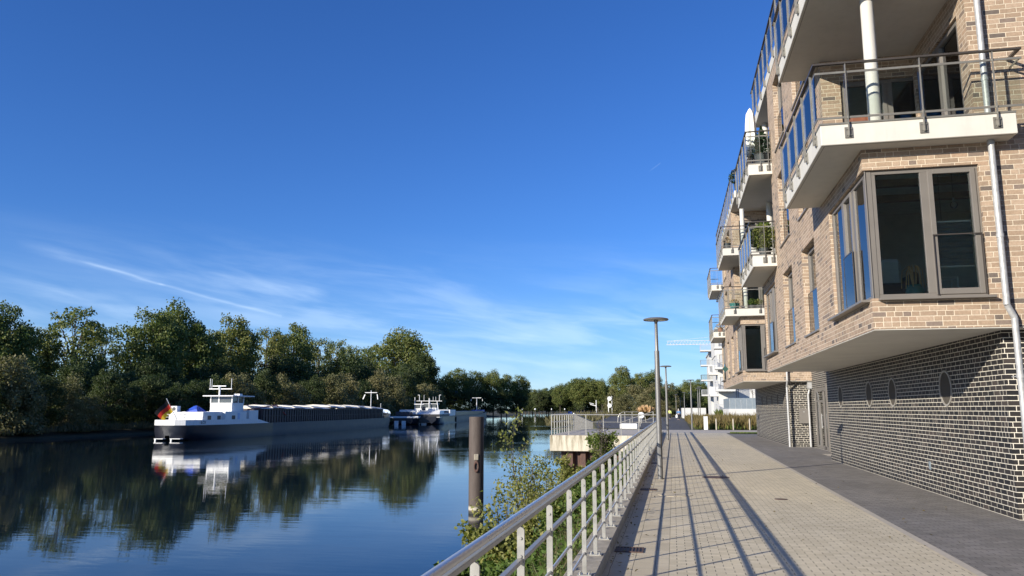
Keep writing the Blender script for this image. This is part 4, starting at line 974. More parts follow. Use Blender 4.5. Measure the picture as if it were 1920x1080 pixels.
def second_ship():
    e=empty('cargo_ship',(-72.2,222.5,WATER),'white-topped motor ship with arched mast moored ahead of the long barge, towards the open river','cargo ship',rz=R(8.5))
    def prof(s):
        a=min(1,(s+.3)/8.); k=math.sqrt(max(0,1-(1-a)**2)) if a<1 else 1
        b=max(0.,(s-150)/20.); kb=math.sqrt(max(.0,1-b**2)) if b<1 else .03
        return 4.75*(.7+.3*k)*kb,4.75*(.4+.6*k)*kb,2.3+1.2*max(0,(s-120)/50),(-.8 if s>4 else .5)
    MB().loft(hull_rings(0,0,prof,[-.5,.5,2,5,8,20,34])).build('stern_hull','hullnavy',e,smooth=True)
    MB().loft(hull_rings(0,0,prof,[34.01,80,120,150,158,165,169])).build('cargo_hull','hullgrey',e,smooth=True)
    MB().box(-4.4,4.4,-.4,33,2.05,2.2).build('deck','shipwhite',e)
    MB().box(-4.3,4.3,.2,21,2.2,2.95).build('dark_bulwark','black',e)
    MB().loft([[(-3.,2,2.96),(3.9,2,2.96),(3.9,24,2.96),(-3.,24,2.96)],[(-1.8,5,4.1),(3.7,5,4.1),(3.7,24,4.1),(-1.8,24,4.1)]],close=True).build('deckhouse','shipwhite',e)
    for k in range(4): MB().box(3.75,3.92,13+k*2.8,14.5+k*2.8,3.1,3.9).build('window','shipglass',e)
    wh=MB().box(-1.6,2.4,5.5,9.5,4.1,4.9).build('wheelhouse','shipwhite',e)
    MB().box(-1.5,2.3,5.6,9.4,4.9,6.0).build('wheelhouse_glass','shipglass',wh); MB().box(-1.9,2.7,5.2,9.9,6.0,6.15).build('roof','shipwhite',wh)
    mb=MB().tube((-2.6,5,2.9),(-2.0,5,6.9),.13).tube((3.3,5,2.9),(2.7,5,6.9),.13).box(-3.6,4.2,4.92,5.08,6.85,7.0).tube((.3,5,4.6),(.3,5,7.8),.15)
    for x in (-2.7,3.4): mb.tube((x,5,6.9),(x,5,8.7),.09).tube((x,5,8.7),(x+(-.5 if x<0 else .5),5,8.7),.09)
    for x in (-1.3,1.5,2.3): mb.tube((x,5,6.9),(x,5,8.8 if x<0 else 8.2),.05)
    mb.build('arched_mast','shipwhite',e)
    MB().box(-1.6,-.6,3.2,4.2,4.1,5.2).box(-2.4,-1.9,7,9,4.1,5.).build('deck_crates','pot',e,bevel=.06)
    MB().obox((-1.4,.3,1.0),(.3,.3,2.2),Matrix.Rotation(R(25),3,'Y')).obox((-.1,.3,1.0),(.3,.3,2.2),Matrix.Rotation(R(-18),3,'Y')).box(-1.2,0,.1,.5,-.1,.4).build('anchor','shipwhite',e)
    MB().box(-3.9,3.9,26,40,2.3,4.3).build('white_hatch','shipwhite',e,bevel=.05)
    MB().box(-3.9,3.9,41,146,2.3,3.7).build('coaming','hullnavy',e)
    MB().box(4.75,5.1,33,35,0.2,2.).build('fender','black',e,bevel=.1)
    MB().lathe([(.62,0),(.66,0)],n=12).build('lifebuoy','redpaint',e)
    MB().tube((0,152,3.6),(0,152,9.9),.18).box(-2.2,2.2,151.8,152.2,9.8,10.1).box(-2.9,-2.7,151.8,152.2,8.4,9.4).box(2.7,2.9,151.8,152.2,8.4,9.4).build('bow_mast','shipwhite',e)
    MB().box(-2,3,146.5,162,3.1,4.1).build('blue_cover','blue',e,bevel=.1)
    return e
second_ship()
def third_ship():
    e=empty('motor_boat',(-76.,212.3,WATER),'smaller ship with a white deckhouse, half hidden between the two larger ships','ship',rz=R(5))
    def prof(s):
        k=math.sqrt(max(0,1-max(0,1-(s+.5)/6)**2)); return 4.2*(.6+.4*k),4.*(.4+.6*k),1.9,(-.8 if s>3 else .4)
    e.location=(-77.6,219,WATER)
    MB().loft(hull_rings(0,0,prof,[-.4,.5,2,4,8,60])).build('hull','hullnavy',e,smooth=True)
    MB().box(-4.3,4.3,-.3,20,1.9,2.4).build('white_rail','shipwhite',e)
    MB().box(-3.5,3.5,8,26,2.4,4.3).build('deckhouse','shipwhite',e,bevel=.05)
    MB().box(-3.2,1.2,2,6,2.4,3.7).build('covered_boat','coaming',e,bevel=.3)
    wh=MB().box(-.8,2.9,16,20,4.3,4.7).box(-.9,3.,15.8,20.2,5.9,6.15).build('wheelhouse','shipwhite',e); MB().box(-.6,2.7,16.2,19.8,4.7,5.9).build('wheelhouse_glass','shipglass',wh)
    MB().tube((-1.2,18,4.3),(-1.2,18,8.2),.1).tube((3.6,18,4.3),(3.6,18,7.6),.1).build('mast','shipwhite',e)
    MB().box(-2.6,-1.4,-1.0,-.7,-.3,1.1).box(-.4,.8,-1.,-.7,-.3,1.1).build('rudder','shipwhite',e)
third_ship()
def far_ship():
    e=empty('cargo_ship',(-107.,800,WATER),'distant blue-hulled ship with a white wheelhouse under the far trees','cargo ship',rz=R(-68))
    MB().loft([[(-4,0,2.6),(-3,0,-.5),(3,0,-.5),(4,0,2.6)],[(-5,6,2.4),(-5,6,-1),(5,6,-1),(5,6,2.4)],[(-5,60,2.4),(-5,60,-1),(5,60,-1),(5,60,2.4)]],close=False).build('hull','blue',e)
    MB().box(-5,5,-.3,4,2.5,3.6).box(-3,3,5,16,2.5,4.2).box(-2.5,2.5,7,14,4.2,7.2).build('deckhouse','shipwhite',e)
    MB().box(-2.6,2.6,7.5,13.5,5.6,6.6).build('windows','shipglass',e)
    mb=MB()
    for k in range(8): mb.box(-4,4,18+k*4.2,21.6+k*4.2,2.6,3.9+.3*(k%2))
    mb.build('hatch_covers','shipwhite',e)
    MB().tube((0,16,4),(0,16,6.8),.15).tube((0,50,3),(0,50,7.5),.2).box(-2,2,49.7,50.3,7,7.5).build('mast','shipwhite',e)
far_ship()
# channel marks at the far shore
fm=None
for i,(x,y,r) in enumerate(((-160,720,.55),(-118,560,.6),(-135,700,.75),(-123,700,1.15),(-108,700,.55),(-96,700,.7))):
    if fm is None:
        fm=empty('channel_mark',(x,y,WATER),'round white mark on a pole at the far shore','channel mark','white round marks along the far shore')
        MB().lathe([(0,3.6),(.6,3.8),(.85,4.4),(.6,5.0),(0,5.2)],n=12).build('ball','shipwhite',fm,smooth=True); MB().tube((0,0,-1),(0,0,3.7),.12).build('pole','frame',fm); index_kids(); c=fm
    else: c=copy_tree(fm); c.location=(x,y,WATER)
    c.scale=(r,r,1)
def board(x,y,z,h,bw,bh,mat,label,name='waterway_sign'):
    e=empty(name,(x,y,z),label,'sign'); MB().tube((0,0,0),(0,0,h),.12).build('pole','shipwhite',e); MB().box(-bw/2,bw/2,-.2,-.13,h-bh,h).build('board',mat,e); return e
board(-122.4,430,-1.8,13.7,3.6,6.,'blue','blue waterway board on a tall pole behind the second ship')
board(-120.2,430,-1.8,11.6,1.6,2.4,'hatch','small pale board beside the tall blue waterway board')
board(-123.9,430,-1.8,9.2,3.,.6,'shipwhite','low white T-shaped post left of the blue waterway board')
e=empty('signal_mast',(-16.6,205,-1),'white double-disc signal on a mast by the right-hand trees','signal mast')
MB().tube((0,0,0),(0,0,5.8),.12).tube((.9,0,0),(.9,0,6.1),.08).build('pole','shipwhite',e)
for z in (5.4,3.6): MB().lathe([(0,-.1),(.55,-.1),(.55,.1),(0,.1)],n=16).build('disc','shipwhite',e).matrix_local=Matrix.Translation((0.3,-.3,z))@Matrix.Rotation(math.pi/2,4,'X')
e=empty('signal_mast',(-19.8,205,-1),'slim white post with two short arms left of the double-disc signal','signal mast')
MB().tube((0,0,0),(0,0,5.0),.11).tube((-1.6,0,3.9),(0,0,3.5),.10).tube((-1.8,0,4.3),(-.6,0,4.0),.08).build('pole','shipwhite',e)

# ================================================================== TREES (kind, x, y, top z, half width, label)
TREES=[
('broad',-136.0,129.3,20.4,7.0,''),
('broad', -133.0, 132.2, 22.7, 4.9, 'tree cut by the left edge of the view, with a dark leaning crown'),
('broad', -140.0, 147.3, 20.0, 3.6, 'dark low tree between the leftmost tree and the tall airy one'),
('airy', -136.0, 155.3, 25.8, 7.5, 'tall airy tree with yellowing leaves standing alone left of the sky gap'),
('airy', -138.0, 167.1, 22.0, 2.3, 'small leaning side tree at the right of the airy one, before the sky gap'),
('broad', -133.0, 178.9, 27.2, 7.7, 'large round tree to the right of the sky gap, above the flag of the barge'),
('broad', -139.0, 197.4, 30.9, 7.7, 'darker tall tree merging with the round one above the barge stern'),
('broad',-136.0,204.5,25.9,4.3,''),
('broad', -138.0, 224.5, 31.1, 7.4, 'light green round tree above the barge wheelhouse'),
('airy', -138.0, 247.3, 30.4, 5.1, 'dark upright tree right of a narrow sky gap'),
('broad', -137.0, 263.7, 32.4, 7.9, 'broad tree in the middle of the tall row, right of the narrow gap'),
('airy',-137.0,284.5,30.4,5.8,''),
('airy',-139.0,306.0,30.6,5.7,''),
('airy', -140.0, 324.1, 30.5, 5.5, 'thin tree with sky showing through, left of the big yellow-green one'),
('airy',-140.0,342.8,30.7,6.3,''),
('broad', -136.0, 376.6, 41.0, 14.3, 'big round yellow-green tree ending the near row of the far bank'),
('broad',-136.0,410.2,31.5,5.9,''),
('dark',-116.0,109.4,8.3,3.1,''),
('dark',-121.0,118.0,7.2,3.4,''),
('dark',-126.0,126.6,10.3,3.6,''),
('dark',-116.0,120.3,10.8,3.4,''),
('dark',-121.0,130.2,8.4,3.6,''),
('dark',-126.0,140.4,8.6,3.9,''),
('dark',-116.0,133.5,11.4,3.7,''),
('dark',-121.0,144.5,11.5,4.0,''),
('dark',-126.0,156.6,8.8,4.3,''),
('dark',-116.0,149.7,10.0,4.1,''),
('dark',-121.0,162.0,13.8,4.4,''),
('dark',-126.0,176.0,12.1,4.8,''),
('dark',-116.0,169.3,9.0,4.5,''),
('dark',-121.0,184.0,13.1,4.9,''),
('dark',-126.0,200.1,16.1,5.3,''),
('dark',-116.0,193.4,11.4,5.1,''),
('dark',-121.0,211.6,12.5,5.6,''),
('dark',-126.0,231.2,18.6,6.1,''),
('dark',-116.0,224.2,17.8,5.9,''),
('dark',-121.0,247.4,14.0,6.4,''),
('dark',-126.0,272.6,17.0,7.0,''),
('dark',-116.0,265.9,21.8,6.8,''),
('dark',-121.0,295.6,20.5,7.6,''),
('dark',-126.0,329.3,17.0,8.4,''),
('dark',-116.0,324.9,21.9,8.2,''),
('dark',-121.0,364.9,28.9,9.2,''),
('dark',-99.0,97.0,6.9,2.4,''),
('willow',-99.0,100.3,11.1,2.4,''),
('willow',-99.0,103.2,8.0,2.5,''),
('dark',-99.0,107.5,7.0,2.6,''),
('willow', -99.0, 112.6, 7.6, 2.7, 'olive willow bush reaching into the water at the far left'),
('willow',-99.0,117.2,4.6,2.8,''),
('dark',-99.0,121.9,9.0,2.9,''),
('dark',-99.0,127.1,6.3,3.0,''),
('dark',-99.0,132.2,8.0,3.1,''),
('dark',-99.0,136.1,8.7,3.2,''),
('dark',-93.0,133.6,6.5,3.1,''),
('dark',-93.0,139.6,7.5,3.2,''),
('dark',-93.0,146.0,8.5,3.3,''),
('willow',-93.0,152.8,10.5,3.5,''),
('willow',-93.0,158.4,9.6,3.6,''),
('dark',-93.0,166.4,11.2,2.9,''),
('willow',-93.0,175.5,10.4,3.0,''),
('willow',-93.0,182.6,9.1,3.1,''),
('dark',-93.0,191.5,10.4,3.3,''),
('willow',-93.0,202.9,13.1,3.4,''),
('willow',-93.0,212.1,12.0,3.6,''),
('dark',-93.0,224.2,10.6,3.8,''),
('willow',-93.0,234.9,14.7,3.9,''),
('willow',-93.0,249.5,14.5,4.2,''),
('dark',-93.0,262.8,16.1,4.4,''),
('willow',-93.0,281.0,12.6,4.6,''),
('willow',-93.0,295.8,11.5,4.9,''),
('broad',-145,40,17.0,8.0,''),
('broad',-145,75,17.0,8.0,''),
('broad',-150,105,17.0,8.0,''),
('dark',-140,60,11.0,7.0,''),
('dark',-140,90,11.0,7.0,''),
('broad',-127.0,430.0,21.1,4.6,''),
('broad', -122.1, 440.0, 24.9, 7.2, 'tallest rounded tree of the second group, above the blue board'),
('broad',-114.7,450.0,24.0,7.0,''),
('broad',-105.4,455.0,23.9,6.4,''),
('broad',-100.4,470.0,22.5,5.6,''),
('broad', -94.0, 480.0, 22.6, 5.0, 'reddish narrow tree ending the second group on the right'),
('dark',-129.5,425.0,15.8,5.5,''),
('dark',-121.6,425.0,12.7,6.0,''),
('dark',-113.6,430.0,13.4,6.1,''),
('dark',-106.6,440.0,13.0,6.2,''),
('dark',-99.3,450.0,12.6,5.7,''),
('dark',-94.4,470.0,12.1,5.6,''),
('dark',-103.0,330.0,11.5,3.5,''),
('dark',-143.4,760.0,21.9,6.9,''),
('broad',-132.8,740.0,20.6,6.7,''),
('dark',-122.6,720.0,20.1,6.5,''),
('broad',-122.5,760.0,21.9,6.8,''),
('dark',-112.6,740.0,22.9,6.7,''),
('broad',-103.0,720.0,24.0,6.5,''),
('dark',-101.8,760.0,27.0,6.8,''),
('broad',-92.4,740.0,30.7,6.6,''),
('dark',-83.4,720.0,30.5,6.4,''),
('broad',-81.3,760.0,31.9,6.8,''),
('dark',-72.6,740.0,30.2,6.6,''),
('broad',-64.2,720.0,27.9,6.4,''),
('dark',-61.2,760.0,24.3,6.7,''),
('dark',-140.3,730.0,14.2,6.6,''),
('dark',-134.2,730.0,12.7,6.6,''),
('dark',-128.0,730.0,11.2,6.6,''),
('dark',-121.8,730.0,14.2,6.6,''),
('dark',-115.7,730.0,12.7,6.6,''),
('dark',-109.6,730.0,11.1,6.5,''),
('dark',-103.5,730.0,14.1,6.5,''),
('dark',-97.4,730.0,12.6,6.5,''),
('dark',-91.4,730.0,11.1,6.5,''),
('dark',-85.3,730.0,14.1,6.5,''),
('dark',-79.3,730.0,12.6,6.5,''),
('dark',-73.4,730.0,11.1,6.5,''),
('dark',-67.4,730.0,14.0,6.5,''),
('dark',-61.4,730.0,12.5,6.5,''),
('dark',-55.5,730.0,11.0,6.4,''),
('broad', -80.5, 720.0, 28.6, 12.4, 'broad far tree rising above the distant white ship'),
('broad',-68.7,725.0,26.7,9.9,''),
('broad', -15.0, 235.0, 14.2, 3.5, 'tall round tree at the left of the right-hand tree group'),
('broad',-10.6,262.0,13.5,3.0,''),
('broad',-6.9,270.0,14.3,3.1,''),
('willow',-17.3,232.0,7.8,2.8,''),
('willow', -10.2, 215.0, 9.3, 3.8, 'grey-green willow mass in front of the tall round tree'),
('willow',-5.2,200.0,8.5,3.4,''),
('willow',-12.5,205.0,6.1,2.8,''),
('willow',-6.5,190.0,5.8,3.2,''),
('willow', -1.7, 235.0, 10.3, 3.2, 'willow-like tree behind the second lamp'),
('dark',0.1,240.0,8.4,2.7,''),
('dark',2.9,250.0,7.0,3.3,''),
('broad',5.6,300.0,11.8,4.0,''),
('broad', 10.3, 310.0, 12.9, 3.5, 'yellow-green tree beside the far white balconies'),
('dark',-2.7,190.0,6.6,2.6,''),
('dark',6.9,280.0,7.6,4.1,''),
('dark',11.9,290.0,8.7,4.2,''),
('willow',-3.4,170.0,4.2,2.3,''),
('broad',14.0,260.0,7.1,4.3,''),
('broad',18.2,260.0,7.1,4.3,''),
('broad',23.1,260.0,7.1,4.3,''),
('broad',28.0,260.0,7.1,4.3,''),
]

def crown_points(H,Wd,zb,nclump,per,cr,seed,shape='round'):
    g=np.random.default_rng(seed); C=[];O=[];cl=[]
    zc=(H+zb)/2; hz=(H-zb)/2
    tries=0
    while len(cl)<nclump and tries<9000:
        tries+=1
        d=g.normal(size=3); d/=np.linalg.norm(d); r=g.uniform(.35,1.)**.5
        x,y,z=d*r
        if shape=='bush': z=abs(z)*1.0; px,py,pz=x*Wd*.95,y*Wd*.95,zb+z*(H-zb)*.93
        else:
            # slightly irregular outline, wider above the middle
            a=math.atan2(y,x); k=1+.16*math.sin(3*a+seed)+.12*math.sin(5*a+2*seed+3*z)
            px,py,pz=x*Wd*.88*k*(1.05-.15*z),y*Wd*.88*k,zc+z*hz*.93
        rr=cr*g.uniform(.6,1.25)
        if all((px-a)**2+(py-b)**2+(pz-c)**2>(.45*(rr+q))**2 for a,b,c,q in cl): cl.append((px,py,pz,rr))
    for (px,py,pz,rr) in cl:
        n=int(per*(rr/cr)**2*g.uniform(.7,1.2)); q=g.normal(size=(n,3)); q/=np.linalg.norm(q,axis=1)[:,None]
        rad=(g.uniform(.1,1,n)**.45)*rr*(1+.25*np.sin(q[:,0]*5+q[:,1]*7))
        p=q*rad[:,None]; p[:,2]*=.72
        if shape=='bush': p[:,2]*=1.1
        C.append(p+[px,py,pz]); O.append(q*1.0)
    C=np.concatenate(C); O=np.concatenate(O)
    ok=C[:,2]>(-.2 if shape=='bush' else zb*.6); return C[ok],O[ok],cl
def tree_proto(kind,seed):
    if kind=='broad': H,Wd,zb,nc,per,cr,mat,ls=18,6,3.6,120,210,1.6,'leaf',.36
    elif kind=='airy': H,Wd,zb,nc,per,cr,mat,ls=18,6,4.5,62,135,1.35,'leaf',.36
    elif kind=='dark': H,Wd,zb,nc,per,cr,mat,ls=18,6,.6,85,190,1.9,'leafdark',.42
    else: H,Wd,zb,nc,per,cr,mat,ls=18,6,-1.,85,230,2.0,'willow',.36
    shp='bush' if kind=='willow' else 'round'
    C,O,cl=crown_points(H,Wd,zb,nc,per,cr,seed,shp)
    name={'broad':'broadleaf_tree','airy':'broadleaf_tree','dark':'dense_tree','willow':'willow_bush'}[kind]
    r_=empty(name,(0,0,-500),None,None); 
    cr_=leaf_object('crown',C,np.random.default_rng(seed).uniform(ls*.6,ls*1.3,len(C)),mat,r_,outward=O*.8,up=.3,aspect=1.6 if kind=='willow' else 1.)
    mb=MB(); rr=random.Random(seed)
    if kind!='willow':
        mb.tube((0,0,-1.5),(.1,.1,5),.38,.28,n=8).tube((.1,.1,5),(.3,-.2,11),.28,.14,n=7).tube((.3,-.2,11),(0,0,16),.14,.04,n=6)
        for (px,py,pz,q) in cl[::3]:
            z0=min(11,max(3,pz*.55)); mb.tube((.2,0,z0),((px+.2)*.55,py*.5,z0+(pz-z0)*.6),.13,.07,n=5,cap=False).tube(((px+.2)*.55,py*.5,z0+(pz-z0)*.6),(px,py,pz),.07,.02,n=5,cap=False)
    else:
        for (px,py,pz,q) in cl[::4]: mb.tube((px*.1,py*.1,-1.2),(px*.7,py*.7,pz*.75),.16,.04,n=5,cap=False)
    mb.build('trunk','bark',r_,normals=False)
    return r_
PROT={k:[tree_proto(k,s) for s in ss] for k,ss in (('broad',(1,2,3)),('airy',(4,5)),('dark',(6,7)),('willow',(8,9)))}
index_kids()
used=set(); rt=random.Random(5)
GROUPS=[(lambda x,y:y<320 and x<-60,'far bank'),(lambda x,y:y<560,'second group beyond the moored ships'),(lambda x,y:y>=560,'distant shore across the river'),]
KN={'broad':'broad green tree','airy':'thin-crowned tree','dark':'dark dense tree','willow':'olive willow bush'}
for i,(k,x,y,zt,hw,lab) in enumerate(TREES):
    right=x>-30
    base=-.3 if right else -1.9
    pr=PROT[k][i%len(PROT[k])]
    t=copy_tree(pr) if pr.name in used else pr; used.add(pr.name)
    h=(zt-base)*1.03; hw=max(hw*1.12,h*.25 if k!='willow' else h*.35)
    if k in('dark','willow'): hw=max(hw,3.2)
    t.location=(x,y,base); t.scale=(hw/6,hw/6,h/18); t.rotation_euler=(0,0,rt.uniform(0,6.28))
    zone='right-hand bank beyond the asphalt path' if right else [g for f,g in GROUPS if f(x,y)][0]
    if y<320 and not right: zone+=', '+('left of the barge' if y<(112 if x>-120 else 165) else 'behind the barge stern' if y<(135 if x>-120 else 205) else 'behind its hatch covers' if y<(175 if x>-120 else 260) else 'near its bow')
    row={'willow':' at the waterline','dark':' low down','broad':' of the tall row','airy':' of the tall row'}[k]
    t['label']=lab or f'{KN[k]}{row}, {zone}'; t['category']='bush' if k=='willow' else 'tree'; t['group']=f'{KN[k]}s, {zone}'.replace('bushs','bushes')
for k,ps in PROT.items():
    for p in ps:
        if p.name not in used: bpy.data.objects.remove(p)

# ================================================================== PLANTS ON THE BANK
def slope_z(x):
    for (a,b),(c,d) in zip(prof,prof[1:]):
        if c<=x<=a: return b+(d-b)*(x-a)/(c-a)
    return -3
def sapling(name,base,H,spread,seed,nleaf,lab,mat='yleaf',ls=.075,lean=(0,0),nst=7,bare=.2):
    g=random.Random(seed); e=empty(name,base,lab,'shrub'); mb=MB(); C=[];
    def grow(p,d,L,r,depth):
        n=5
        for i in range(n):
            q=p+d*(L/n); mb.tube(p,q,r,r*.82,n=5,cap=False); r*=.82; p=q
            d=(d+Vector((g.gauss(0,.10),g.gauss(0,.10),g.gauss(.03,.05)))).normalized()
            if depth<2 and i>=1:
                for _ in range(2 if depth==0 else 1):
                    a=g.uniform(0,6.28); s=g.uniform(.5,1.0)
                    grow(p,(d+Vector((math.cos(a),math.sin(a),.05))*s).normalized(),L*g.uniform(.2,.38)*(1.1-.7*i/n),r*.6,depth+1)
            if depth>0 or i>1:
                for _ in range(nleaf if depth else 1): C.append(p+Vector((g.gauss(0,.075),g.gauss(0,.075),g.gauss(0,.075))))
    for k in range(nst):
        a=k*2.4; d=Vector((math.cos(a)*spread+lean[0],math.sin(a)*spread+lean[1],1)).normalized()
        grow(Vector((0,0,0)),d,H*g.uniform(.55,1.0)*.9,.019,0)
    mb.build('stems','bark',e,normals=False)
    C=np.array([tuple(c) for c in C]); leaf_object('leaves',C,rng.uniform(ls*.6,ls*1.3,len(C)),mat,e,shape='leaf',up=.2,aspect=1.15)
    return e
sapling('birch_shrub',(-3.05,16.4,-1.6),3.1,.2,3,1,'tall open shrub with small yellow-green leaves standing between the pile and the platform',nst=9)
sapling('birch_shrub',(-2.9,14.2,-1.7),2.3,.24,5,1,'lower yellow-green shrub whose twigs reach across the mooring pile',nst=8)
sapling('birch_shrub',(-3.5,20.5,-1.9),2.7,.24,9,1,'thin shrub behind the tall open one, in front of the sheet piling',nst=6)
sapling('leafy_shrub',(-2.7,12.6,-1.3),1.3,.5,12,4,'dense yellow-green shrub low against the railing posts','yleaf',.085,nst=9)
sapling('leafy_shrub',(-2.2,15.5,-.9),1.1,.5,13,5,'dense green shrub on the slope just left of the fifth rail post','gleaf',.085,nst=8)
sapling('leafy_shrub',(-2.5,9.6,-1.2),1.1,.5,14,8,'round green shrub at the bottom edge of the view left of the railing','gleaf',.075,nst=9)
sapling('leafy_shrub',(-2.45,11.4,-1.3),.9,.4,15,5,'bright green shrub at the foot of the mooring pile','gleaf',.07,nst=9)
sapling('leafy_shrub',(-3.3,25.5,-1.9),2.0,.35,16,4,'yellowish shrub in front of the rusty sheet piling','yleaf',.09,nst=8)
sapling('leafy_shrub',(-2.6,23,-1.2),1.0,.5,17,5,'brownish low shrub behind the railing, before the platform','gleaf',.09,nst=8)
sapling('leafy_shrub',(-2.8,32,-1.5),1.2,.5,18,5,'green shrub growing under the edge of the concrete platform','gleaf',.11,nst=9)
sapling('upright_shrub',(-2.35,26.5,-1.0),1.95,.12,21,4,'narrow upright shrub with dark glossy leaves in front of the pale concrete','gleaf',.10,nst=6)
sapling('dead_stalk',(-2.45,26.0,-1.0),2.55,.02,22,1,'thin dead stalk rising above the platform railing','bark',.05,nst=2)
# ground cover on the slope: nobody could count it
N=52000
yy_=rng.uniform(3,50,N); xx_=-1.12-rng.beta(1.1,1.4,N)*3.9; zz_=np.interp(-xx_,[1.06,1.5,2.3,3.4,4.6,5.6],[-.02,-.3,-.85,-1.75,-2.75,-3.5])
hh=rng.uniform(0,1,N)**1.6*(.35+.35*(np.sin(yy_*1.1)+np.sin(xx_*2.3+yy_*.37)+1.2)/2); hh*=np.where(xx_>-1.5,.55,1.)
xx_=-1.06+(xx_+1.06)*bank_narrow(yy_); C=np.stack([xx_,yy_,zz_+hh],1)
tag(leaf_object('bank_weeds',C,rng.uniform(.04,.10,N)*np.where(yy_>22,1.6,1.),'gleaf',shape='leaf',up=.4),'low green weeds covering the slope between kerb and water','weeds',kind='stuff')
N=6000
yy_=rng.uniform(3,50,N); xx_=-1.12-rng.beta(1.,1.8,N)*3.4; zz_=np.interp(-xx_,[1.06,1.5,2.3,3.4,4.6,5.6],[-.02,-.3,-.85,-1.75,-2.75,-3.5])
d=np.stack([rng.normal(0,.25,N),rng.normal(0,.25,N),np.ones(N)],1); L=rng.uniform(.2,.5,N)
xx_=-1.06+(xx_+1.06)*bank_narrow(yy_)
tag(leaf_object('bank_grass',np.stack([xx_,yy_,zz_+L*.45],1),L*.05,'reed',shape='leaf',aspect=1,dirs=d),'tall dry grass blades among the weeds on the slope','grass',kind='stuff')
me=bpy.data.objects['bank_grass'].data
co=np.empty(len(me.vertices)*3); me.vertices.foreach_get('co',co); co=co.reshape(-1,4,3); cen=co.mean(1,keepdims=True); ax_=(co[:,0]-co[:,2]); ax_/=np.linalg.norm(ax_,axis=1)[:,None]
co[:,0]=cen[:,0]+ax_*(L/2)[:,None]; co[:,2]=cen[:,0]-ax_*(L/2)[:,None]; me.vertices.foreach_set('co',co.reshape(-1)); me.update()
def blades(name,x0,x1,y0,y1,N,h0,h1,wd,mat,lab,cat,z=0.,kind='stuff',dens=None,parent=None,jit=.22,cx=None):
    X=rng.uniform(x0,x1,N); Yv=rng.uniform(y0,y1,N)
    if cx is not None: X=X+cx(Yv)
    L=rng.uniform(h0,h1,N)*(.75+.25*np.sin(X*.9)*np.sin(Yv*.7)+.15*np.sin(X*3.1+Yv)); L=np.maximum(L,.1)
    D=np.stack([rng.normal(0,jit,N),rng.normal(0,jit,N),np.ones(N)],1); D/=np.linalg.norm(D,axis=1)[:,None]
    S_=np.cross(D,rng.normal(size=(N,3))); S_/=np.linalg.norm(S_,axis=1)[:,None]; w_=wd*rng.uniform(.6,1.3,N)[:,None]
    B=np.stack([X,Yv,np.full(N,z)],1); mid=B+D*(L*.62)[:,None]; tip=B+D*L[:,None]+np.stack([rng.normal(0,.08,N)*L,rng.normal(0,.08,N)*L,np.zeros(N)],1)
    V=np.stack([B,mid+S_*w_,tip,mid-S_*w_],1)
    me=bpy.data.meshes.new(name); me.vertices.add(N*4); me.vertices.foreach_set('co',V.reshape(-1)); me.loops.add(N*4); me.loops.foreach_set('vertex_index',np.arange(N*4,dtype=np.int32)); me.polygons.add(N); me.polygons.foreach_set('loop_start',np.arange(N,dtype=np.int32)*4)
    try: me.polygons.foreach_set('loop_total',np.full(N,4,dtype=np.int32))
    except Exception: pass
    me.update(calc_edges=True); me.materials.append(M[mat]); o=bpy.data.objects.new(name,me); COL.objects.link(o); o.parent=parent
    if lab: tag(o,lab,cat,kind=kind)
    return o
blades('dry_meadow',1.75,19,67.6,92,34000,.5,1.5,.028,'drygrass','tall dry yellow grass of the meadow between the path and the buildings','grass')
blades('meadow_weeds',1.75,19,67.4,80,9000,.3,.75,.05,'gleaf','green weeds low in the front of the dry meadow','weeds')
blades('path_grass',1.65,5,92,118,9000,.5,1.1,.04,'drygrass','dry grass beside the asphalt path, farther than the meadow','grass')
blades('verge_grass',3.9,9.5,57.0,58.1,2600,.03,.12,.02,'gleaf','mown grass strip at the end of the dark forecourt','grass')
blades('reed_bed',-5,3.5,120,235,9000,1.2,2.4,.10,'reed','brown-green reeds along the water below the right-hand trees','reeds',z=-1.,cx=lambda y:-14.2-(y-130)*.062-1)
blades('shore_reeds',-98.5,-94.3,70,150,7000,.5,1.7,.07,'reed','low reeds and grass along the foot of the far bank left of the barge','reeds',z=-1.9)
pg=empty('pampas_grass',(-3.9,112,0),'large clump of pampas grass with pale pinkish plumes beside the path','ornamental grass')
def fan(n,h0,h1,w_,mat,nm,sp,z0=0.):
    V=[];F=[];g=random.Random(4)
    for i in range(n):
        a=g.uniform(0,6.28); s=g.uniform(0,sp); L=g.uniform(h0,h1); d=Vector((math.cos(a)*s,math.sin(a)*s,1)).normalized(); sd_=d.cross(Vector((g.gauss(0,1),g.gauss(0,1),g.gauss(0,1)))).normalized()*w_
        b=d*z0; q=d*L*.7+Vector((0,0,0)); tp=d*L+Vector((math.cos(a),math.sin(a),-.3))*.15*L
        if z0: q=d*(z0+L*.5)
        o=len(V); V+= [tuple(b),tuple(q+sd_),tuple(tp if not z0 else d*(z0+L)),tuple(q-sd_)]; F.append((o,o+1,o+2,o+3))
    m_=MB(); m_.v=V; m_.f=F; return m_.build(nm,mat,pg,normals=False)
fan(700,1.0,1.9,.03,'reed','leaves',.9); fan(240,.5,.95,.13,'plume','plumes',.75,1.45)
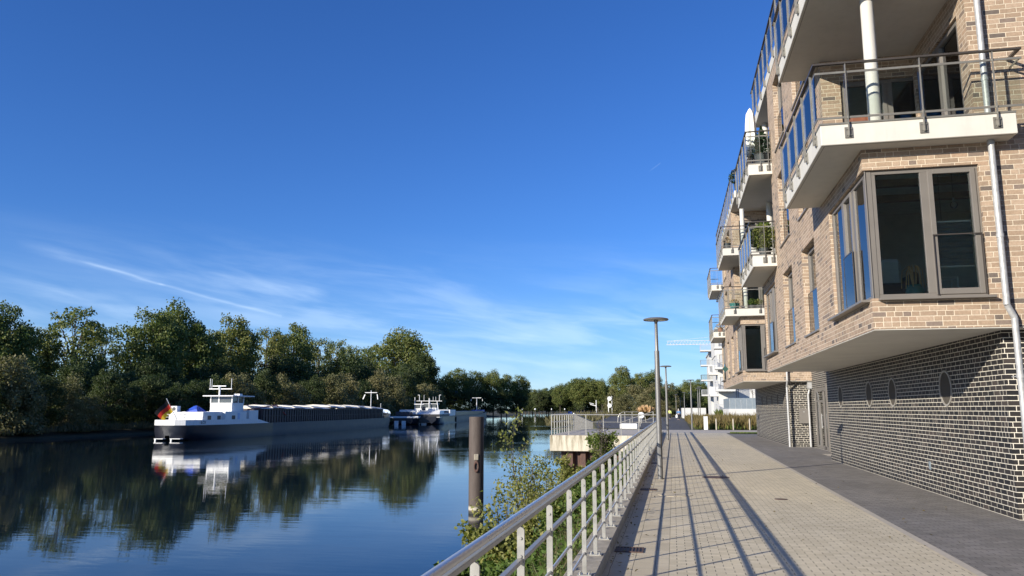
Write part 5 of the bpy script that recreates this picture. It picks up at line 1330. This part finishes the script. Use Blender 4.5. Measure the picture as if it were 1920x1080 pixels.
# potted plants on the balconies
def bush_in_pot(name,x,y,z,r,h,potr,poth,lab,mat='gleaf',potm='pot',cone=False,n=900,ls=.07):
    e=empty(name,(x,y,z),lab,'potted plant')
    MB().lathe([(0,0),(potr*.8,0),(potr,poth),(potr*.92,poth),(0,poth-.03)],n=18).build('pot',potm,e,smooth=True)
    g=np.random.default_rng(int(x*100+y*10)); t=g.uniform(0,1,n); a=g.uniform(0,6.28,n); rr=r*np.sqrt(g.uniform(0,1,n))*((1-t) if cone else np.sin(np.clip(t*2.6+.35,0,3.1)))
    if cone: rr*=1+.35*np.sin(t*40)
    C=np.stack([rr*np.cos(a),rr*np.sin(a),poth+t*h],1)
    leaf_object('foliage',C,g.uniform(ls*.6,ls*1.4,n),mat,e,shape='leaf'); MB().tube((0,0,poth-.05),(0,0,poth+h*.8),.02,n=6).build('stem','bark',e)
    return e
zb2=FL[1]+.36; zb3=FL[2]+.36
bush_in_pot('potted_conifer',2.98,24.5,zb3,.42,.95,.27,.38,'small dark conifer in a grey pot beside the closed parasol','ivy',cone=True,n=2600,ls=.06)
bush_in_pot('potted_plant',2.88,24.45,zb2,.42,.75,.16,.26,'bushy yellow-green potted plant on the nearest building\'s lower far balcony','yleaf',n=700,ls=.09)
bush_in_pot('potted_plant',3.0,25.1,zb2,.5,.95,.18,.3,'tall leafy green potted plant behind the yellowish one on the balcony','gleaf',n=900,ls=.10)
o2=P_
bush_in_pot('potted_flowers',2.75,o2+13.3,zb3,.2,.3,.17,.28,'small red flowers in a dark pot on the upper near balcony of the second building','plume',n=200,ls=.06)
bush_in_pot('potted_flowers',2.95,o2+13.2,zb2,.22,.2,.24,.26,'turquoise bowl with low pink flowers on the balcony of the second building','plume','turq',n=160,ls=.06)
bush_in_pot('potted_plant',3.75,o2+13.3,zb2,.22,.3,.13,.18,'small green potted plant on the middle of the second building\'s lower balcony','gleaf',n=240,ls=.07)
bush_in_pot('potted_plant',4.05,o2+13.3,zb2,.20,.28,.14,.18,'yellowish plant in a small pot, right of the green one','yleaf',n=220,ls=.07)
bush_in_pot('potted_plant',2.95,o2+24.4,zb2,.3,.35,.16,.2,'orange-brown plant in a terracotta pot on the farthest lower balcony','plume','terracotta',n=240,ls=.08)
bush_in_pot('potted_palm',3.4,o2+13.6,12.1,.45,.8,.2,.35,'dark plant sticking out over the roof terrace railing of the second building','ivy',n=500,ls=.12)
um=empty('parasol',(2.70,24.75,zb3),'closed cream parasol standing on the upper far balcony of the nearest building','parasol')
MB().tube((0,0,0),(0,0,2.05),.02,n=8).build('pole','zinc',um)
g=[]
for (r,z) in ((.03,2.02),(.10,1.85),(.13,1.5),(.15,1.05),(.12,.7),(.16,.45)): g.append([((r*(1+.28*math.cos(6*t)))*math.cos(t),(r*(1+.28*math.cos(6*t)))*math.sin(t),z) for t in [2*math.pi*k/36 for k in range(36)]])
MB().loft(g,close=True).build('canopy','cloth',um,smooth=True); MB().box(-.2,.2,-.2,.2,0,.06).build('foot','concrete',um)
sc=empty('privacy_screen',(5.0,o2+13.7,zb2),'reddish brown wooden screen on the right of the second building\'s lower balcony','screen')
MB().box(-.62,.32,0,.04,.05,1.75).build('panel','wood',sc); g=MB()
for x in (-.64,-.15,.30): g.box(x,x+.05,-.012,.0,0,1.8)
g.build('battens','wood',sc)
wc=empty('wind_chime',(2.16,o2+13.1,zb2+.55),'small dark wind chime hanging on a wire left of the second building\'s balcony','wind chime')
MB().path([(0,0,0),(.12,0,.18),(.38,0,-.2)],.008,5).build('wire','black',wc); MB().lathe([(0,-.24),(.05,-.2),(.03,-.12),(.055,-.05),(.0,0)],n=10).build('bells','pot',wc)
# ================================================================== WHITE APARTMENT BLOCKS BEYOND
def far_balcony(root,x0,x1,y0,y1,z,mat):
    b=MB().box(x0,x1,y0,y1,z,z+.28).build('balcony','greywhite',root)
    g=MB()
    n=max(2,int((x1-x0)/.12))
    for k in range(n+1): x=x0+.02+(x1-x0-.06)*k/n; g.box(x,x+.04,y0,y0+.03,z+.28,z+1.22)
    for k in range(int((y1-y0)/.2)): y=y0+.05+k*.2; g.box(x0,x0+.03,y,y+.12,z+.28,z+1.22)
    g.box(x0-.02,x1,y0-.03,y0+.04,z+1.2,z+1.27).box(x0-.03,x0+.04,y0,y1,z+1.2,z+1.27)
    g.build('balustrade',mat,b); return b
def windows_on(root,specs,y,mat='shutter'):
    for (a,b,z0,z1,m_) in specs:
        f=MB().box(a,b,y-.04,y+.03,z0,z1).build('window','shipglass' if m_=='g' else mat,root)
        MB().box(a-.06,a,y-.06,y+.02,z0-.06,z1+.06).box(b,b+.06,y-.06,y+.02,z0-.06,z1+.06).box(a,b,y-.06,y+.02,z1,z1+.06).box(a,b,y-.10,y+.02,z0-.06,z0).build('frame','frame',f)
W1=empty('white_apartment_block',(5.9,108,0),'white rendered apartment block behind the second brick building, with grey balconies stepping outwards','building')
def l1(mb): return loc(mb,W1)
l1(MB().box(6.0,24,108,122,-.1,9.1).box(5.9,24,112,122,9.101,12.4)).build('wall','greywhite',W1)
l1(MB().box(5.8,24.2,107.9,122.2,12.401,12.65)).build('roof','shutter',W1)
W1p=W1.location
def child(f,*a):
    before=set(bpy.data.objects); f(W1,*a)
    for o in set(bpy.data.objects)-before:
        if o.parent is W1: o.location=(o.location.x-W1p.x,o.location.y-W1p.y,o.location.z-W1p.z)
for z in (1.05,4.0,6.9,9.6): child(far_balcony,5.55,8.0,105.6,107.95,z,'shutter')
for z in (4.0-.6,6.9-.6,): child(far_balcony,4.9,6.7,109.,111.9,z,'shipwhite')
child(windows_on,[(6.3,7.2,7.9,8.9,'s'),(6.3,7.2,6.95+.9-3.0,5.9,'s'),(6.3,7.2,10.,11.6,'s'),(8.4,9.2,4.4,6.4,'g'),(8.4,9.2,7.3,9.,'g'),(8.3,8.5,1.3,6,'s'),(12.9,13.5,2.4,5.2,'g')],108)
blades('hedge',5.6,8.0,103.4,105.2,2400,.7,1.9,.10,'gleaf',None,None,kind=None); bpy.data.objects['hedge'].name='garden_shrub'; tag(bpy.data.objects['garden_shrub'],'bushy garden shrubs on the ground-floor terrace of the white block','shrub')
W2=empty('white_apartment_block',(7.0,165,0),'farther white block showing only a stack of small balconies at its left edge','building'); W1p=W2.location
l2=lambda mb: loc(mb,W2)
l2(MB().box(7.6,30,165,180,-.1,13.)).build('wall','greywhite',W2); l2(MB().box(7.4,30,164.8,180.2,13.001,13.3)).build('roof','shutter',W2)
W1_=W1; W1=W2
for z,mt in ((4.3,'shutter'),(7.3,'reed'),(10.3,'fencepanel'),(13.3,'shutter')): child(far_balcony,5.7,8.2,162.,164.95,z,mt)
child(windows_on,[(8.6,10.,4.8,7,'g'),(8.6,10,7.8,10,'g'),(8.6,10,10.8,12.6,'g')],165)
FW=empty('garden_wall',(6.3,93,0),'low white garden wall carrying blue-grey screen panels, behind the dry meadow','wall')
loc(MB().box(6.2,20,93,93.3,0,1.72).box(6.2,6.5,93.301,104,0,1.72),FW).build('wall','greywhite',FW,bevel=.01)
g=MB()
for k in range(22): g.box(6.35+k*.62,6.95+k*.62,93.08,93.13,1.721,2.95)
for k in range(11): g.box(6.3,6.35,93.4+k*.95,94.3+k*.95,1.721,2.95)
loc(g,FW).build('screen_panels','fencepanel',FW)
LW=empty('garden_wall',(2.3,150,0),'long low white wall far up the path, left of the white blocks','wall')
loc(MB().box(1.6,5.9,150,150.3,0,1.9).box(1.6,2.0,150.301,175,0,1.9),LW).build('wall','greywhite',LW,bevel=.01)
st=empty('bare_young_tree',(9.2,96,0),'slim bare young tree against the white wall behind the blue-grey screens','tree')
g=MB().tube((0,0,0),(0,0,3.9),.05,.03,n=6); C=[]
for k in range(9):
    a=k*2.1; q=Vector((math.cos(a)*1.0,math.sin(a)*.4,4.2+.12*(k%3))); g.tube((0,0,3.3+.08*k),q,.02,.008,n=4)
    for j in range(6): C.append(tuple(q+Vector((rt.gauss(0,.2),rt.gauss(0,.2),rt.gauss(0,.12)))))
g.build('trunk','bark',st); leaf_object('leaves',np.array(C),.16,'gleaf',st)
# tower crane far behind
CR=empty('tower_crane',(38,420,0),'pale tower crane whose long jib reaches left above the far balconies','crane')
g=MB(); z=37.
def lattice(g,a,b,h,n,r=.10):
    a=Vector(a);b=Vector(b); s=(b-a).normalized().cross(Vector((0,0,1)))*.7
    for o_ in (Vector((0,0,0))+s,-s,Vector((0,0,h))): g.tube(a+o_,b+o_,r,n=4)
    for i in range(n):
        p=a.lerp(b,i/n); q=a.lerp(b,(i+1)/n); m_=(p+q)/2+Vector((0,0,h))
        g.tube(p+s,m_,r*.7,n=4); g.tube(m_,q-s,r*.7,n=4); g.tube(p-s,m_,r*.7,n=4)
lattice(g,(-40.5,0,z-1.5),(18,0,z-1.5),2.0,34,.13); g.build('jib','hatch',CR)
g=MB()
for sx in (-1,1):
    for sy in (-1,1): g.tube((sx,sy,0),(sx,sy,z+4),.16,n=4)
for k in range(18):
    zz=k*2.2; g.tube((-1,-1,zz),(1,-1,zz+2.2),.08,n=4).tube((1,1,zz),(1,-1,zz+2.2),.08,n=4).tube((-1,-1,zz),(-1,1,zz+2.2),.08,n=4)
g.build('mast','hatch',CR); MB().box(-1.2,1.2,-2.6,-1.1,z-4,z-1.8).build('cabin','shipwhite',CR,bevel=.1)
MB().tube((-38,0,z+.5),(0,0,z+4),.06,n=4).tube((0,0,z+4),(16,0,z+.5),.06,n=4).box(13,17,-1,1,z-4.5,z-1.6).build('ties_and_ballast','hatch',CR)

# ================================================================== PEOPLE
M['skin']=simple('skin',(.52,.33,.24),.6); M['jeans']=simple('dark_trousers',(.03,.035,.05),.8); M['bluejacket']=simple('blue_jacket',(.10,.22,.42),.8); M['hivis']=simple('yellow_top',(.62,.72,.22),.8); M['greyhair']=simple('grey_hair',(.45,.43,.40),.8); M['brownhair']=simple('dark_hair',(.05,.035,.025),.8)
def skin_mesh(name,verts,edges,rad,mat,parent,sub=2):
    me=bpy.data.meshes.new(name); me.from_pydata(verts,edges,[]); o=bpy.data.objects.new(name,me); COL.objects.link(o); o.parent=parent
    o.modifiers.new('skin','SKIN'); sv=me.skin_vertices[0].data
    for i,r in enumerate(rad): sv[i].radius=(r,r) if not isinstance(r,tuple) else r
    sv[0].use_root=True
    sm=o.modifiers.new('sub','SUBSURF'); sm.levels=sub; sm.render_levels=sub; me.materials.append(M[mat]); return o
def person(x,y,rz,label,top,hair,step=.28,bag=False):
    e=empty('person',(x,y,0),label,'person',rz=rz)
    s=step
    V=[(0,0,.95),(0,.0,1.12),(0,.01,1.30),(0,.0,1.42),(0,.01,1.50),(0,.03,1.58),(0,.03,1.66),
       (.10,.0,.90),(.10,s*.45,.50),(.10,s*.9,.09),(.10,s*.9+.15,.04),
       (-.10,.0,.90),(-.11,-s*.25,.50),(-.11,-s*1.15,.14),(-.11,-s*1.05+.12,.05),
       (.19,.0,1.38),(.24,-.10,1.12),(.23,-.05,.90),(.22,.01,.82),
       (-.19,.0,1.38),(-.24,.08,1.12),(-.22,.20,.92),(-.21,.26,.85)]
    Ed=[(0,1),(1,2),(2,3),(3,4),(4,5),(5,6),(0,7),(7,8),(8,9),(9,10),(0,11),(11,12),(12,13),(13,14),(3,15),(15,16),(16,17),(17,18),(3,19),(19,20),(20,21),(21,22)]
    rad=[(.15,.10),(.14,.10),(.16,.11),(.12,.09),.055,.085,.075,.09,.065,.045,.04,.09,.065,.045,.04,.065,.045,.035,.03,.065,.045,.035,.03]
    skin_mesh('body',V,Ed,rad,'skin',e)
    J=[(0,0,1.0),(0,0,1.14),(0,.01,1.30),(0,0,1.41),(.19,0,1.38),(.24,-.10,1.12),(.232,-.055,.93),(-.19,0,1.38),(-.24,.08,1.12),(-.222,.19,.94)]
    skin_mesh('jacket',J,[(0,1),(1,2),(2,3),(3,4),(4,5),(5,6),(3,7),(7,8),(8,9)],[(.18,.13),(.17,.125),(.19,.135),(.13,.11),.085,.065,.055,.085,.065,.055],top,e)
    T_=[(0,0,.97),(.10,0,.88),(.10,s*.45,.50),(.10,s*.88,.13),(-.10,0,.88),(-.11,-s*.25,.50),(-.11,-s*1.12,.18)]
    skin_mesh('trousers',T_,[(0,1),(1,2),(2,3),(0,4),(4,5),(5,6)],[(.165,.12),.105,.08,.062,.105,.08,.062],'jeans',e)
    MB().lathe([(0,.125),(.06,.11),(.097,.05),(.1,-.02),(.08,-.08)],n=14).build('hair',hair,e,smooth=True).location=(0,.01,1.63)
    MB().box(.05,.15,s*.9-.05,s*.9+.2,0,.07).box(-.16,-.06,-s*1.15-.03,-s*1.15+.2,0.02,.1).build('shoes','pot',e,bevel=.02)
    if bag:
        b=tag(MB().box(-.16,.16,-.05,.05,-.38,0).box(-.1,.1,-.008,.008,0,.12).build('shopping_bag','shipwhite',loc=(x-.30,y-.02,.78),bevel=.02),'white carrier bag in the left hand of the walker in blue','bag')
    return e
person(.72,122,0,'person in a blue jacket and dark trousers walking away up the asphalt path','bluejacket','greyhair',bag=True)
person(-.66,133,.1,'person in a pale yellow top and dark trousers walking farther ahead on the left','hivis','brownhair',.2)
tag(MB().loft([[(-.07,-.2,.3),(.07,-.2,.3),(.07,.25,.32),(-.07,.25,.32)],[(-.07,-.2,.52),(.07,-.2,.52),(.06,.25,.5),(-.06,.25,.5)]],close=True).box(-.05,.05,.25,.45,.45,.65).box(-.06,-.02,-.18,-.12,0,.3).box(.02,.06,-.18,-.12,0,.3).box(-.06,-.02,.15,.21,0,.3).box(.02,.06,.15,.21,0,.3).tube((0,-.2,.5),(0,-.4,.62),.02,n=6).build('dog','black',loc=(-1.35,112,0),bevel=.02),'small dark dog at the left edge of the asphalt path','dog')
